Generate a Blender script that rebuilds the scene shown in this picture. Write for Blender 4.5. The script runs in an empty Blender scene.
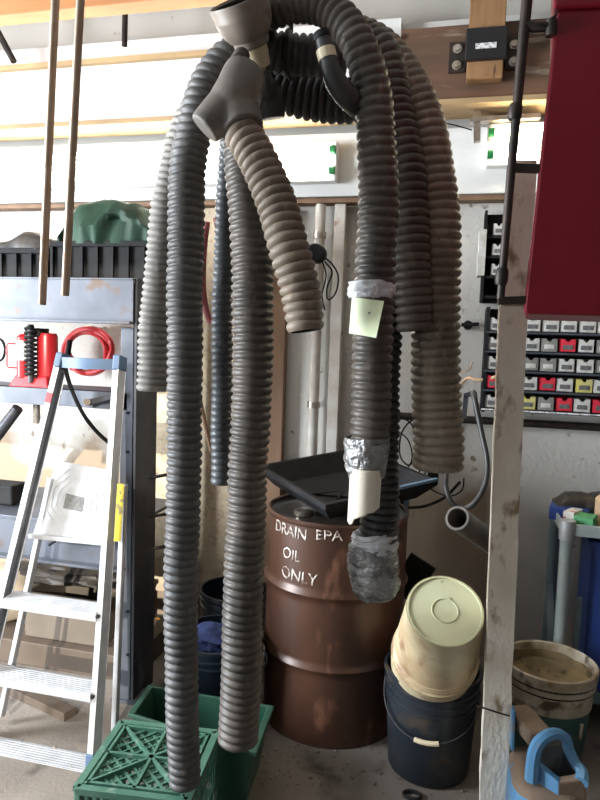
import bpy, bmesh, math, random
from mathutils import Vector, Matrix, noise
random.seed(7)
V = Vector
PI = math.pi
scene = bpy.context.scene
COL = scene.collection
# ------------------------------------------------------------------ camera
H = 1.56; FPX = 650.0
yw, pt, rl = math.radians(13.5), math.radians(5.0), math.radians(1.9)
Fv = V((-math.sin(yw)*math.cos(pt), math.cos(yw)*math.cos(pt), -math.sin(pt)))
R0 = V((math.cos(yw), math.sin(yw), 0)); U0 = R0.cross(Fv)
Rv = R0*math.cos(rl) + U0*math.sin(rl); Uv = U0*math.cos(rl) - R0*math.sin(rl)
cam = bpy.data.cameras.new('camera'); camo = bpy.data.objects.new('camera', cam); COL.objects.link(camo)
M = Matrix((Rv, Uv, -Fv)).transposed().to_4x4(); M.translation = V((0, 0, H)); camo.matrix_world = M
cam.sensor_fit = 'VERTICAL'; cam.sensor_height = 24; cam.lens = 24*FPX/800; cam.clip_start = 0.02
scene.camera = camo
def ray(x, y): return Fv + Rv*((x-300)/FPX) + Uv*((400-y)/FPX)
def P(x, y, Y):
    d = ray(x, y); return V((0, 0, H)) + d*(Y/d.y)
def PZ(x, y, z):
    d = ray(x, y); return V((0, 0, H)) + d*((z-H)/d.z)
def depth(p): return (p-V((0, 0, H))).dot(Fv)

# ------------------------------------------------------------------ materials
def mat(name, c1, c2=None, rough=.6, metal=0., scale=8., lo=.35, hi=.65, c3=None, s3=30., lo3=.62, hi3=.7,
        bump=0., bscale=60., spec=.5, stretch=None, trans=0., alpha=1., emit=None, estr=0.):
    m = bpy.data.materials.new(name); m.use_nodes = True
    nt = m.node_tree; b = nt.nodes['Principled BSDF']
    b.inputs['Roughness'].default_value = rough; b.inputs['Metallic'].default_value = metal
    b.inputs['Specular IOR Level'].default_value = spec
    b.inputs['Base Color'].default_value = (*c1, 1)
    tc = nt.nodes.new('ShaderNodeTexCoord'); src = tc.outputs['Object']
    if stretch:
        mp = nt.nodes.new('ShaderNodeMapping'); mp.inputs['Scale'].default_value = stretch
        nt.links.new(src, mp.inputs['Vector']); src = mp.outputs['Vector']
    def layer(base, col, sc, l, h):
        n = nt.nodes.new('ShaderNodeTexNoise'); n.inputs['Scale'].default_value = sc; n.inputs['Detail'].default_value = 6
        nt.links.new(src, n.inputs['Vector'])
        r = nt.nodes.new('ShaderNodeMapRange'); r.inputs['From Min'].default_value = l; r.inputs['From Max'].default_value = h
        nt.links.new(n.outputs['Fac'], r.inputs['Value'])
        mx = nt.nodes.new('ShaderNodeMix'); mx.data_type = 'RGBA'
        nt.links.new(r.outputs['Result'], mx.inputs['Factor'])
        if isinstance(base, tuple): mx.inputs['A'].default_value = (*base, 1)
        else: nt.links.new(base, mx.inputs['A'])
        mx.inputs['B'].default_value = (*col, 1)
        return mx.outputs['Result']
    o = c1
    if c2: o = layer(o, c2, scale, lo, hi)
    if c3: o = layer(o, c3, s3, lo3, hi3)
    if not isinstance(o, tuple): nt.links.new(o, b.inputs['Base Color'])
    if bump:
        n = nt.nodes.new('ShaderNodeTexNoise'); n.inputs['Scale'].default_value = bscale; n.inputs['Detail'].default_value = 5
        nt.links.new(src, n.inputs['Vector'])
        bp = nt.nodes.new('ShaderNodeBump'); bp.inputs['Strength'].default_value = bump; bp.inputs['Distance'].default_value = .01
        nt.links.new(n.outputs['Fac'], bp.inputs['Height']); nt.links.new(bp.outputs['Normal'], b.inputs['Normal'])
    if trans: b.inputs['Transmission Weight'].default_value = trans
    if alpha < 1: b.inputs['Alpha'].default_value = alpha
    if emit:
        b.inputs['Emission Color'].default_value = (*emit, 1); b.inputs['Emission Strength'].default_value = estr
    return m
BANDX = .22-(-1.15)   # wall object origin sits at x = -1.15
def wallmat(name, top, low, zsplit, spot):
    """stucco whose lower band is browner; spots of flaked paint"""
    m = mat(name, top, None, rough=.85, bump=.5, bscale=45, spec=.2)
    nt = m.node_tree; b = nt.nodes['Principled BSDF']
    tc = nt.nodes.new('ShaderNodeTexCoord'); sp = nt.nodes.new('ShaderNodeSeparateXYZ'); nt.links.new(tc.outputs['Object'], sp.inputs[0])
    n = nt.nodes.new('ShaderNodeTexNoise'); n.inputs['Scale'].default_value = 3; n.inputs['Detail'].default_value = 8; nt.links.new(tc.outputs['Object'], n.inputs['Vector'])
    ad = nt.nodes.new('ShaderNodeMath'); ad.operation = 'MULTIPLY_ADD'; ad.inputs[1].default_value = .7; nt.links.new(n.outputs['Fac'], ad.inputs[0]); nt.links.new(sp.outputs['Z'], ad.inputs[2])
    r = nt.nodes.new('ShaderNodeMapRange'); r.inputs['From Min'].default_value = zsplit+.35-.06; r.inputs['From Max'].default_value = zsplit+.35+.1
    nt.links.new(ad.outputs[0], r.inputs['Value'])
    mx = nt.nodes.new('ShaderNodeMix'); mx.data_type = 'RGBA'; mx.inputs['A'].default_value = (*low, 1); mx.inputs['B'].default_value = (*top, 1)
    # the brown band ends right of the post
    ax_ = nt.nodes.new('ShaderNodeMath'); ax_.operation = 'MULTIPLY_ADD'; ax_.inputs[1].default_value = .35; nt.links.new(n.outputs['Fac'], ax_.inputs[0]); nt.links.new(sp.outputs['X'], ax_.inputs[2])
    rx = nt.nodes.new('ShaderNodeMapRange'); rx.inputs['From Min'].default_value = BANDX+.14; rx.inputs['From Max'].default_value = BANDX+.26; nt.links.new(ax_.outputs[0], rx.inputs['Value'])
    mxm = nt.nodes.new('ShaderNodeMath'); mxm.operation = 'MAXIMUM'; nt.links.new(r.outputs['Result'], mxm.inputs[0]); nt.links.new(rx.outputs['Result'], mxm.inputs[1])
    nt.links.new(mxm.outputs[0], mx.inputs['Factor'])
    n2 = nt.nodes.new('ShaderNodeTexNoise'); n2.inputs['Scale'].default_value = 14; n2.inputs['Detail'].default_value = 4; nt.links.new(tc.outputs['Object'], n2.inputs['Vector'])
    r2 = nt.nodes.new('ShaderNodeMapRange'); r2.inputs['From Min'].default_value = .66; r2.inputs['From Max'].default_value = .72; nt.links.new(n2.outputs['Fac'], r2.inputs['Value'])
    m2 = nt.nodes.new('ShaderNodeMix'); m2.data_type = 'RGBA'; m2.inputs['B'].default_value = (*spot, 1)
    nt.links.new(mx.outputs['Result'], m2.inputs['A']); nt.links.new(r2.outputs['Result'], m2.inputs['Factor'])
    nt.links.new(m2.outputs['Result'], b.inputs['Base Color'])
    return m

mt = {}
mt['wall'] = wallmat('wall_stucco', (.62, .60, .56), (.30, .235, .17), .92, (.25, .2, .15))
mt['upper_wall'] = mat('upper_wall_panel', (.62, .60, .55), (.52, .50, .46), scale=2, rough=.8, c3=(.3, .27, .22), s3=14, lo3=.68, hi3=.74)
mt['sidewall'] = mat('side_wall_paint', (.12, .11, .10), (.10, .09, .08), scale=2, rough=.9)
mt['ceiling'] = mat('ceiling_board', (.55, .53, .50), (.5, .48, .45), scale=3, rough=.9)
mt['floor'] = mat('floor_concrete', (.12, .10, .085), (.235, .205, .175), scale=2.2, lo=.3, hi=.75, rough=.7, c3=(.05, .04, .035), s3=7, lo3=.58, hi3=.75, bump=.25, bscale=70)
mt['whitewood'] = mat('white_painted_wood', (.80, .80, .78), (.68, .68, .66), scale=5, rough=.6, c3=(.22, .18, .14), s3=16, lo3=.72, hi3=.75, stretch=(.5, 1, 1.6))
mt['rawedge'] = mat('raw_board_edge', (.46, .32, .16), (.32, .21, .11), scale=9, rough=.7, stretch=(.3, 1, 1))
mt['brownbeam'] = mat('brown_beam_wood', (.17, .085, .045), (.09, .05, .03), scale=5, rough=.6, stretch=(.4, 1, 2.5), c3=(.26, .2, .15), s3=9, lo3=.6, hi3=.7)
mt['pine'] = mat('orange_pine', (.50, .22, .075), (.38, .15, .05), scale=6, rough=.6, stretch=(.25, 1, 3))
mt['knotpine'] = mat('knotty_pine', (.33, .18, .08), (.23, .12, .05), scale=7, rough=.65, stretch=(3, 1, .5), c3=(.08, .04, .02), s3=15, lo3=.66, hi3=.7)
mt['postwood'] = mat('post_paint', (.86, .80, .70), (.72, .64, .52), scale=7, rough=.8, c3=(.30, .21, .13), s3=13, lo3=.56, hi3=.64, bump=.6, bscale=60, stretch=(1, 1, .6))
mt['tanboard'] = mat('tan_chipboard', (.60, .50, .36), (.48, .38, .26), scale=18, rough=.85, c3=(.36, .27, .18), s3=40, lo3=.55, hi3=.7)
mt['studwood'] = mat('stud_wood', (.24, .14, .08), (.16, .09, .05), scale=6, rough=.7, stretch=(2, 1, .3))
def hosemat(name, dark, dust, amt, rough=.42):
    rough = min(.6, rough+.12)
    return mat(name, dark, dust, scale=7, lo=.5-amt, hi=.85-amt*.6, rough=rough, c3=tuple(min(1, c*1.35) for c in dust), s3=45, lo3=.55, hi3=.8, spec=.5, stretch=(1, 1, .45))
mt['hose_grey'] = hosemat('grey_rubber_hose', (.035, .034, .034), (.105, .10, .096), .18)
mt['hose_pale'] = hosemat('pale_dusty_hose', (.14, .13, .12), (.25, .235, .21), .25, .45)
mt['hose_black'] = hosemat('black_rubber_hose', (.018, .018, .019), (.05, .048, .046), .12, .34)
mt['hose_brown'] = hosemat('brown_dusty_hose', (.10, .078, .06), (.24, .19, .14), .25, .45)
mt['hose_taupe'] = hosemat('taupe_hose', (.032, .027, .023), (.11, .09, .073), .2, .4)
mt['hose_right'] = hosemat('tan_dusty_hose', (.11, .09, .07), (.27, .225, .17), .22, .45)
mt['hose_slate'] = hosemat('slate_hose', (.03, .034, .038), (.08, .088, .095), .15, .32)
mt['inner'] = mat('hose_inside', (.012, .012, .012), rough=.8)
mt['fitting'] = mat('smooth_rubber_fitting', (.085, .075, .068), (.15, .13, .11), scale=9, rough=.45, c3=(.24, .15, .10), s3=14, lo3=.6, hi3=.75)
mt['cup'] = mat('taupe_cup_rubber', (.25, .205, .165), (.17, .135, .11), scale=8, rough=.5, c3=(.10, .07, .06), s3=22, lo3=.64, hi3=.7)
mt['cream'] = mat('cream_plastic', (.70, .60, .42), (.58, .47, .30), scale=10, rough=.4)
mt['pvc'] = mat('cream_pipe_plastic', (.80, .74, .62), (.70, .60, .46), scale=7, rough=.4, c3=(.35, .2, .1), s3=14, lo3=.68, hi3=.72)
mt['tape'] = mat('silver_duct_tape', (.36, .36, .36), (.17, .17, .17), scale=22, lo=.4, hi=.65, rough=.24, metal=.55, bump=1.0, bscale=70)
mt['plastic'] = mat('clear_film', (.9, .92, .95), rough=.1, alpha=.5, spec=.9, bump=1., bscale=40)
mt['tag'] = mat('pale_green_card', (.78, .88, .55), (.82, .9, .62), scale=5, rough=.5)
mt['black'] = mat('black_plastic', (.008, .008, .009), (.016, .016, .016), scale=12, rough=.7, spec=.2)
mt['blackmetal'] = mat('black_iron', (.02, .018, .017), (.05, .035, .028), scale=20, rough=.5, metal=.5)
mt['steel'] = mat('galvanized_steel', (.10, .11, .135), (.07, .078, .095), scale=8, rough=.45, metal=.35, c3=(.10, .07, .055), s3=11, lo3=.6, hi3=.7)
mt['steel_dark'] = mat('dark_steel', (.035, .037, .045), (.06, .06, .065), scale=9, rough=.5, metal=.4)
mt['alu'] = mat('aluminium', (.50, .51, .53), (.40, .41, .43), scale=16, rough=.38, metal=.45, c3=(.5, .45, .4), s3=30, lo3=.66, hi3=.72)
mt['bluecap'] = mat('blue_grey_plastic', (.055, .10, .18), (.045, .08, .14), scale=8, rough=.5)
mt['yellow'] = mat('yellow_sticker', (.78, .62, .05), (.3, .26, .1), scale=30, lo=.55, hi=.6, rough=.5)
mt['greylabel'] = mat('grey_label', (.09, .09, .09), (.16, .16, .16), scale=60, rough=.5)
mt['red'] = mat('red_paint', (.45, .015, .02), (.36, .012, .018), scale=6, rough=.35)
mt['cabinet_red'] = mat('cabinet_red_enamel', (.17, .004, .014), (.14, .003, .011), scale=3, rough=.38)
mt['redhose'] = mat('red_air_hose', (.62, .03, .04), (.5, .03, .03), scale=8, rough=.4)
mt['pinkhose'] = mat('faded_red_hose', (.28, .06, .06), (.2, .05, .05), scale=8, rough=.6)
mt['copper'] = mat('weathered_copper', (.50, .36, .26), (.36, .25, .17), scale=14, rough=.32, metal=.25, c3=(.5, .4, .32), s3=24, lo3=.6, hi3=.75)
mt['drum'] = mat('rust_brown_drum', (.105, .047, .028), (.058, .028, .019), scale=5, rough=.36, metal=.15, c3=(.28, .13, .08), s3=11, lo3=.6, hi3=.75, stretch=(1, 1, .4))
mt['drumtop'] = mat('oily_black_lid', (.02, .018, .016), (.05, .04, .035), scale=9, rough=.3)
mt['paintwhite'] = mat('white_hand_paint', (.62, .56, .50), (.14, .07, .05), scale=38, lo=.46, hi=.66, rough=.7)
mt['panblack'] = mat('black_pan_plastic', (.008, .008, .009), (.018, .018, .02), scale=7, rough=.65, spec=.2)
mt['greencrate'] = mat('green_crate_plastic', (.045, .14, .095), (.08, .19, .135), scale=10, rough=.5, c3=(.28, .33, .28), s3=22, lo3=.6, hi3=.75)
mt['greentub'] = mat('green_tub_plastic', (.012, .055, .035), (.02, .075, .045), scale=7, rough=.5)
mt['bluebucket'] = mat('navy_bucket_plastic', (.006, .010, .018), (.01, .016, .026), scale=6, rough=.4)
mt['bluerag'] = mat('blue_rag', (.02, .04, .14), (.012, .02, .07), scale=20, rough=.9)
mt['blackbucket'] = mat('black_bucket_plastic', (.008, .012, .018), (.018, .022, .028), scale=7, rough=.42, c3=(.06, .045, .033), s3=8, lo3=.58, hi3=.72)
mt['creambucket'] = mat('dirty_cream_bucket', (.66, .58, .38), (.46, .34, .20), scale=7, rough=.5, c3=(.30, .17, .09), s3=11, lo3=.54, hi3=.68)
mt['creambottom'] = mat('cream_bucket_bottom', (.72, .74, .50), (.66, .66, .42), scale=7, rough=.5, c3=(.36, .26, .12), s3=20, lo3=.67, hi3=.72)
mt['tealbucket'] = mat('teal_paint_bucket', (.025, .12, .11), (.05, .10, .09), scale=8, rough=.45, c3=(.2, .17, .12), s3=12, lo3=.62, hi3=.7)
mt['dirtywhite'] = mat('dirty_white_collar', (.62, .56, .45), (.33, .25, .15), scale=12, rough=.55, c3=(.11, .075, .05), s3=15, lo3=.55, hi3=.66)
mt['sludge'] = mat('brown_sludge', (.30, .22, .11), (.17, .13, .07), scale=14, rough=.75, c3=(.07, .055, .035), s3=16, lo3=.57, hi3=.68)
mt['jugblue'] = mat('blue_jug_plastic', (.07, .23, .45), (.12, .28, .46), scale=6, rough=.45, c3=(.32, .25, .18), s3=8, lo3=.56, hi3=.66)
mt['jugdust'] = mat('brown_dust_on_jug', (.26, .185, .13), (.19, .14, .10), scale=12, rough=.8, c3=(.1, .25, .45), s3=14, lo3=.64, hi3=.7)
mt['cartpaint'] = mat('pale_cart_paint', (.42, .48, .47), (.33, .39, .39), scale=10, rough=.5, metal=.1)
mt['cartblue'] = mat('grey_blue_cart_paint', (.18, .25, .28), (.13, .19, .22), scale=10, rough=.5)
mt['bluebin'] = mat('blue_bin_plastic', (.03, .07, .30), (.025, .06, .24), scale=5, rough=.45)
mt['cardbox'] = mat('white_parts_box_card', (.60, .60, .57), (.42, .40, .36), scale=22, rough=.7)
mt['boxred'] = mat('red_parts_box_card', (.70, .03, .06), (.6, .03, .05), scale=14, rough=.6)
mt['boxyellow'] = mat('yellow_parts_box_card', (.62, .55, .12), (.5, .45, .2), scale=14, rough=.6)
mt['boxgrey'] = mat('grey_parts_box_card', (.26, .26, .24), (.18, .17, .15), scale=18, rough=.7)
mt['green'] = mat('green_end_cap', (.02, .22, .06), rough=.5)
mt['greenbag'] = mat('green_canvas', (.008, .05, .022), (.005, .03, .014), scale=7, rough=.7)
mt['wirewhite'] = mat('white_pipe_paint', (.58, .56, .52), (.42, .36, .3), scale=9, rough=.6, c3=(.25, .17, .12), s3=13, lo3=.66, hi3=.72)
mt['beigebox_shaded'] = mat('shaded_beige_box', (.13, .105, .08), (.10, .08, .06), scale=5, rough=.7)  # beige darkened so the colour carries the shade under the shelf
mt['brownboard_shaded'] = mat('brown_board', (.10, .075, .055), (.07, .05, .035), scale=6, rough=.7)  # brown darkened too, shelf shade put into the colour
mt['darkcloth'] = mat('black_bag_plastic', (.02, .018, .016), (.05, .04, .03), scale=22, rough=.5)
mt['beigecloth'] = mat('beige_sack_cloth', (.62, .52, .40), (.5, .42, .32), scale=9, rough=.85)
mt['orange'] = mat('orange_plastic', (.62, .26, .04), rough=.5)
mt['grit'] = mat('floor_grit', (.35, .31, .26), (.10, .08, .07), scale=3, rough=.9)
mt['tube'] = mat('fluorescent_glass', (.9, .9, .9), rough=.4, emit=(1, .97, .88), estr=42)
mt['tubewarm'] = mat('warm_fluorescent_glass', (.9, .85, .75), rough=.4, emit=(1, .88, .62), estr=26)
mt['fixture'] = mat('white_fixture_enamel', (.82, .81, .78), (.75, .73, .68), scale=4, rough=.4)
mt['strap'] = mat('black_strap', (.008, .008, .009), rough=.45)
mt['labelwhite'] = mat('white_label', (.75, .75, .75), (.35, .35, .35), scale=90, lo=.5, hi=.55, rough=.5)
mt['tan'] = mat('tan_tape', (.62, .42, .26), (.5, .34, .2), scale=20, rough=.6)
mt['chrome'] = mat('worn_chrome', (.5, .45, .4), (.35, .28, .22), scale=20, rough=.3, metal=.8)
mt['strutblue'] = mat('blue_plastic_edge', (.12, .2, .3), rough=.4)
mt['boxgreen'] = mat('green_carton', (.12, .45, .2), (.1, .36, .16), scale=20, rough=.6)
mt['boxwhitered'] = mat('white_and_red_carton', (.75, .72, .68), (.6, .1, .1), scale=22, lo=.58, hi=.6, rough=.6)

# ------------------------------------------------------------------ mesh builder
def mkobj(name, me, parent=None):
    o = bpy.data.objects.new(name, me); COL.objects.link(o)
    if parent: o.parent = parent
    return o
def rootpos(o):
    p = V((0, 0, 0))
    while o: p += o.location; o = o.parent
    return p
class MB:
    def __init__(s): s.v = []; s.f = []; s.sm = []
    def add(s, vs, fs, smooth=False):
        n = len(s.v); s.v += [V(v) for v in vs]
        for f in fs: s.f.append([i+n for i in f]); s.sm.append(smooth)
        return s
    def box(s, c, d, rot=None, taper=1.):
        vs = []
        for z in (-.5, .5):
            k = taper if z < 0 else 1.
            for x, y in ((-.5, -.5), (.5, -.5), (.5, .5), (-.5, .5)):
                vs.append(V((x*d[0]*k, y*d[1]*k, z*d[2])))
        if rot: vs = [rot @ v for v in vs]
        vs = [v + V(c) for v in vs]
        return s.add(vs, [(3, 2, 1, 0), (4, 5, 6, 7), (0, 1, 5, 4), (1, 2, 6, 5), (2, 3, 7, 6), (3, 0, 4, 7)])
    def bar(s, a, b, w, h, up=V((0, 0, 1))):
        """rectangular bar from a to b; w across, h along up"""
        a, b = V(a), V(b); t = (b-a).normalized(); sd = t.cross(up).normalized(); u = sd.cross(t)
        vs = [p + sd*x*w/2 + u*y*h/2 for p in (a, b) for x, y in ((-1, -1), (1, -1), (1, 1), (-1, 1))]
        return s.add(vs, [(3, 2, 1, 0), (4, 5, 6, 7), (0, 1, 5, 4), (1, 2, 6, 5), (2, 3, 7, 6), (3, 0, 4, 7)])
    def prism(s, poly, vec):
        """closed polygon swept by vec"""
        n = len(poly); vec = V(vec)
        vs = [V(p) for p in poly] + [V(p)+vec for p in poly]
        return s.add(vs, [tuple(range(n))[::-1], tuple(range(n, 2*n))] + [(i, (i+1) % n, (i+1) % n+n, i+n) for i in range(n)])
    def tube(s, pts, r, n=10, closed=False, caps=True, smooth=True, squash=None):
        pts = [V(p) for p in pts]; m = len(pts)
        rs = r if isinstance(r, (list, tuple)) else [r]*m
        T = []
        for i in range(m):
            a = pts[i-1] if (i > 0 or closed) else pts[0]
            b = pts[(i+1) % m] if (i < m-1 or closed) else pts[-1]
            T.append((b-a).normalized())
        u = T[0].orthogonal().normalized(); vs = []
        for i in range(m):
            u = (u - T[i]*u.dot(T[i])).normalized(); w = T[i].cross(u)
            for k in range(n):
                a = 2*PI*k/n
                vs.append(pts[i] + (u*math.cos(a) + w*math.sin(a))*rs[i])
        fs = []
        for i in range(m if closed else m-1):
            j = (i+1) % m
            for k in range(n):
                fs.append((i*n+k, i*n+(k+1) % n, j*n+(k+1) % n, j*n+k))
        s.add(vs, fs, smooth)
        if caps and not closed:
            s.add(vs[:n], [tuple(range(n))[::-1]]); s.add(vs[-n:], [tuple(range(n))])
        return s
    def lathe(s, prof, c=(0, 0, 0), axis=V((0, 0, 1)), n=48, smooth=True):
        """prof: list of (r, h) along axis from point c"""
        axis = V(axis).normalized(); u = axis.orthogonal().normalized(); w = axis.cross(u); c = V(c); vs = []
        for r, h in prof:
            for k in range(n):
                a = 2*PI*k/n
                vs.append(c + axis*h + (u*math.cos(a) + w*math.sin(a))*max(r, 1e-4))
        fs = []
        for i in range(len(prof)-1):
            for k in range(n):
                fs.append((i*n+k, i*n+(k+1) % n, (i+1)*n+(k+1) % n, (i+1)*n+k))
        return s.add(vs, fs, smooth)
    def cyl(s, a, b, r, n=20, r2=None): return s.tube([a, b], [r, r if r2 is None else r2], n)
    def build(s, name, m, parent=None, bevel=0., solid=0., remesh=0., merge=False, autosm=35):
        off = rootpos(parent) if parent else V((0, 0, 0))
        loc = V((0, 0, 0))
        if not parent:
            xs = [v.x for v in s.v]; ys = [v.y for v in s.v]; zs = [v.z for v in s.v]
            loc = V(((min(xs)+max(xs))/2, (min(ys)+max(ys))/2, min(zs))); off = loc
        me = bpy.data.meshes.new(name); me.from_pydata([v-off for v in s.v], [], s.f)
        for p, q in zip(me.polygons, s.sm): p.use_smooth = q
        if merge or remesh:
            bm = bmesh.new(); bm.from_mesh(me); bmesh.ops.remove_doubles(bm, verts=bm.verts, dist=1e-4)
            bmesh.ops.recalc_face_normals(bm, faces=bm.faces); bm.to_mesh(me); bm.free()
        if len(s.f) < 20000 and any(s.sm) and not remesh:
            bm = bmesh.new(); bm.from_mesh(me); bmesh.ops.remove_doubles(bm, verts=bm.verts, dist=1e-5)
            for e in bm.edges:
                if len(e.link_faces) == 2 and e.calc_face_angle(0) > math.radians(38): e.smooth = False
            bm.to_mesh(me); bm.free()
        me.materials.append(mt[m] if isinstance(m, str) else m)
        o = mkobj(name, me, parent); o.location = loc
        if remesh:
            r = o.modifiers.new('r', 'REMESH'); r.mode = 'VOXEL'; r.voxel_size = remesh; r.use_smooth_shade = True
            q = o.modifiers.new('s', 'SMOOTH'); q.factor = .6; q.iterations = 6
        if solid:
            q = o.modifiers.new('so', 'SOLIDIFY'); q.thickness = solid; q.offset = 0
        if bevel:
            b = o.modifiers.new('b', 'BEVEL'); b.width = bevel; b.segments = 2; b.limit_method = 'ANGLE'; b.angle_limit = math.radians(autosm)
        return o
def tag(o, label, cat, group=None, kind=None):
    o['label'] = label; o['category'] = cat
    if group: o['group'] = group
    if kind: o['kind'] = kind
    return o
def thing(name, loc, label, cat, group=None):
    o = bpy.data.objects.new(name, None); o.location = V(loc); o.empty_display_size = .05; COL.objects.link(o)
    return tag(o, label, cat, group)
def struct(mb, name, m, **k):
    o = mb.build(name, m, **k); o['kind'] = 'structure'; return o
def spline(pts, step=.004, vals=None):
    """Catmull-Rom through pts, uniformly resampled; vals are interpolated along"""
    pts = [V(p) for p in pts]; n = len(pts); out = []; ov = []
    for i in range(n-1):
        p0 = pts[i-1] if i else pts[0]*2-pts[1]; p1 = pts[i]; p2 = pts[i+1]; p3 = pts[i+2] if i+2 < n else pts[-1]*2-pts[-2]
        for k in range(24):
            t = k/24
            out.append(.5*((2*p1)+(p2-p0)*t+(2*p0-5*p1+4*p2-p3)*t*t+(3*p1-p0-3*p2+p3)*t*t*t))
            if vals: ov.append(vals[i]*(1-t)+vals[i+1]*t)
    out.append(pts[-1])
    if vals: ov.append(vals[-1])
    L = [0]
    for a, b in zip(out, out[1:]): L.append(L[-1]+(b-a).length)
    m = max(2, int(L[-1]/step)); res = []; rv = []; j = 0
    for k in range(m+1):
        s = L[-1]*k/m
        while j < len(L)-2 and L[j+1] < s: j += 1
        t = (s-L[j])/max(1e-9, L[j+1]-L[j])
        res.append(out[j].lerp(out[j+1], t))
        if vals: rv.append(ov[j]*(1-t)+ov[j+1]*t)
    return (res, rv, L[-1]) if vals else (res, L[-1])

# corrugated hose: outer skin with rounded ribs, smooth inner skin, open ends
def hose_mesh(pts, rpx, pitch, amp=.15, n=36, inner=.8, seg=8, helix=False, wob=.004, smoothfrac=0.):
    P3 = [P(*p) for p in pts]
    rs = rpx if isinstance(rpx, (list, tuple)) else [rpx]*len(pts)
    rm = [r*depth(p)/FPX for r, p in zip(rs, P3)]
    path, rad, L = spline(P3, pitch/seg, rm)
    ph = random.random()*10
    for i, p in enumerate(path):   # slight sag irregularity
        path[i] = p + V((noise.noise(V((i*.02, ph, 0))), noise.noise(V((i*.02, ph, 5))), 0))*wob
    m = len(path); T = []
    for i in range(m): T.append((path[min(i+1, m-1)]-path[max(i-1, 0)]).normalized())
    u = V((0, 1, 0)); vs = []; mb = MB()
    rings = []
    for i in range(m):
        u = (u-T[i]*u.dot(T[i])).normalized(); w = T[i].cross(u)
        ring = []
        for k in range(n):
            a = 2*PI*k/n; q = i/seg*PI + (a/2 if helix else 0)
            s_ = abs(math.sin(q)); prof = 1-amp+amp*s_**.85
            prof *= 1 + .012*noise.noise(V((i*.05+ph, math.cos(a), math.sin(a))))
            ring.append(path[i]+(u*math.cos(a)+w*math.sin(a))*rad[i]*prof)
        rings.append(ring)
    inn = []
    step = max(1, seg//2)
    idx = list(range(0, m, step)); idx = idx if idx[-1] == m-1 else idx+[m-1]
    u = V((0, 1, 0)); U = []
    for i in range(m):
        u = (u-T[i]*u.dot(T[i])).normalized(); U.append(u)
    for i in reversed(idx):
        w = T[i].cross(U[i])
        inn.append([path[i]+(U[i]*math.cos(2*PI*k/n)+w*math.sin(2*PI*k/n))*rad[i]*inner for k in range(n)])
    allr = rings+inn; vs = [v for r in allr for v in r]; fs = []
    q = len(allr)
    for i in range(q):
        j = (i+1) % q
        for k in range(n): fs.append((i*n+k, i*n+(k+1) % n, j*n+(k+1) % n, j*n+k))
    mb.add(vs, fs, True)
    mb.nouter = m*n
    return mb, path
def hose(name, m, pts, rpx, pitch, parent=None, **k):
    mb, path = hose_mesh(pts, rpx, pitch, **k)
    o = mb.build(name, m, parent)
    o.data.materials.append(mt['inner'])
    n = k.get('n', 36)
    co = (len(path)-1)*n
    for i, p in enumerate(o.data.polygons):
        if i > co+n: p.material_index = 1
    return o

# ================================================================== SETTING
D = 3.3
XL, XR, YB, ZC = -4.2, 1.9, -1.0, 3.55
struct(MB().box(((XL+XR)/2, (YB+D)/2, -.05), (XR-XL+.4, D-YB+.4, .1)), 'floor', 'floor')
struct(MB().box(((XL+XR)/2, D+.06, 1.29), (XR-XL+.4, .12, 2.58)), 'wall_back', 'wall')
struct(MB().box(((XL+XR)/2, D+.061, 3.065), (XR-XL+.4, .12, .97)), 'wall_back_upper', 'upper_wall')
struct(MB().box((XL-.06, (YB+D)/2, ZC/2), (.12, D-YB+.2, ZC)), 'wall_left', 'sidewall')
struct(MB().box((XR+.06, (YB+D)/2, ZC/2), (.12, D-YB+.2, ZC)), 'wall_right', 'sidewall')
struct(MB().box(((XL+XR)/2, (YB+D)/2, ZC+.05), (XR-XL+.4, D-YB+.4, .1)), 'ceiling', 'ceiling')
XJ = -.72
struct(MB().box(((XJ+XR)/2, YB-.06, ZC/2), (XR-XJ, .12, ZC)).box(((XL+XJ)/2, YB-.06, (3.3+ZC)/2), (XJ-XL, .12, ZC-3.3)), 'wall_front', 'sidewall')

# header board under the beam, trim strip below it
struct(MB().box(((XL+XR)/2, 3.245, 2.43), (XR-XL, .1, .30)), 'trim_1', 'whitewood', bevel=.004)
struct(MB().box(((XL+XR)/2, 3.25, 2.265), (XR-XL, .08, .022)), 'trim_2', 'studwood')
# the white upper beam with raw plywood edges
xb = P(398, 60, 3.05).x
t = thing('timber_beam', ((XL+xb)/2, 3.1, 2.62), 'long white painted beam with raw wood edges crossing the back wall left of the hoses', 'beam')
MB().box(((XL+xb)/2, 3.12, 2.78), (xb-XL, .14, .29)).build('web', 'whitewood', t)
MB().box(((XL+xb)/2, 3.11, 2.628), (xb-XL, .18, .024)).build('flange', 'rawedge', t)
MB().box(((XL+xb)/2, 3.11, 2.925), (xb-XL, .18, .024)).build('flange', 'rawedge', t)
MB().box(((XL+xb)/2, 3.17, 3.0), (xb-XL, .1, .11)).build('cap_board', 'whitewood', t)
# the brown beam at right with its splice hardware
MB().box(((xb+XR)/2+.002, 3.13, 2.81), (XR-xb, .17, .36))
t = thing('timber_beam', ((xb+XR)/2, 3.12, 2.64), 'dark brown stained beam at upper right behind the black strap', 'beam')
MB().box(((xb+XR)/2+.004, 3.13, 2.81), (XR-xb-.01, .17, .32)).build('web', 'brownbeam', t, bevel=.005)
MB().box(((xb+XR)/2+.004, 3.12, 2.638), (XR-xb-.01, .2, .022)).build('flange', 'rawedge', t)
struct(MB().box(((xb+XR)/2, 3.22, 3.02), (XR-xb, .06, .08)), 'trim_3', 'whitewood')

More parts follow.
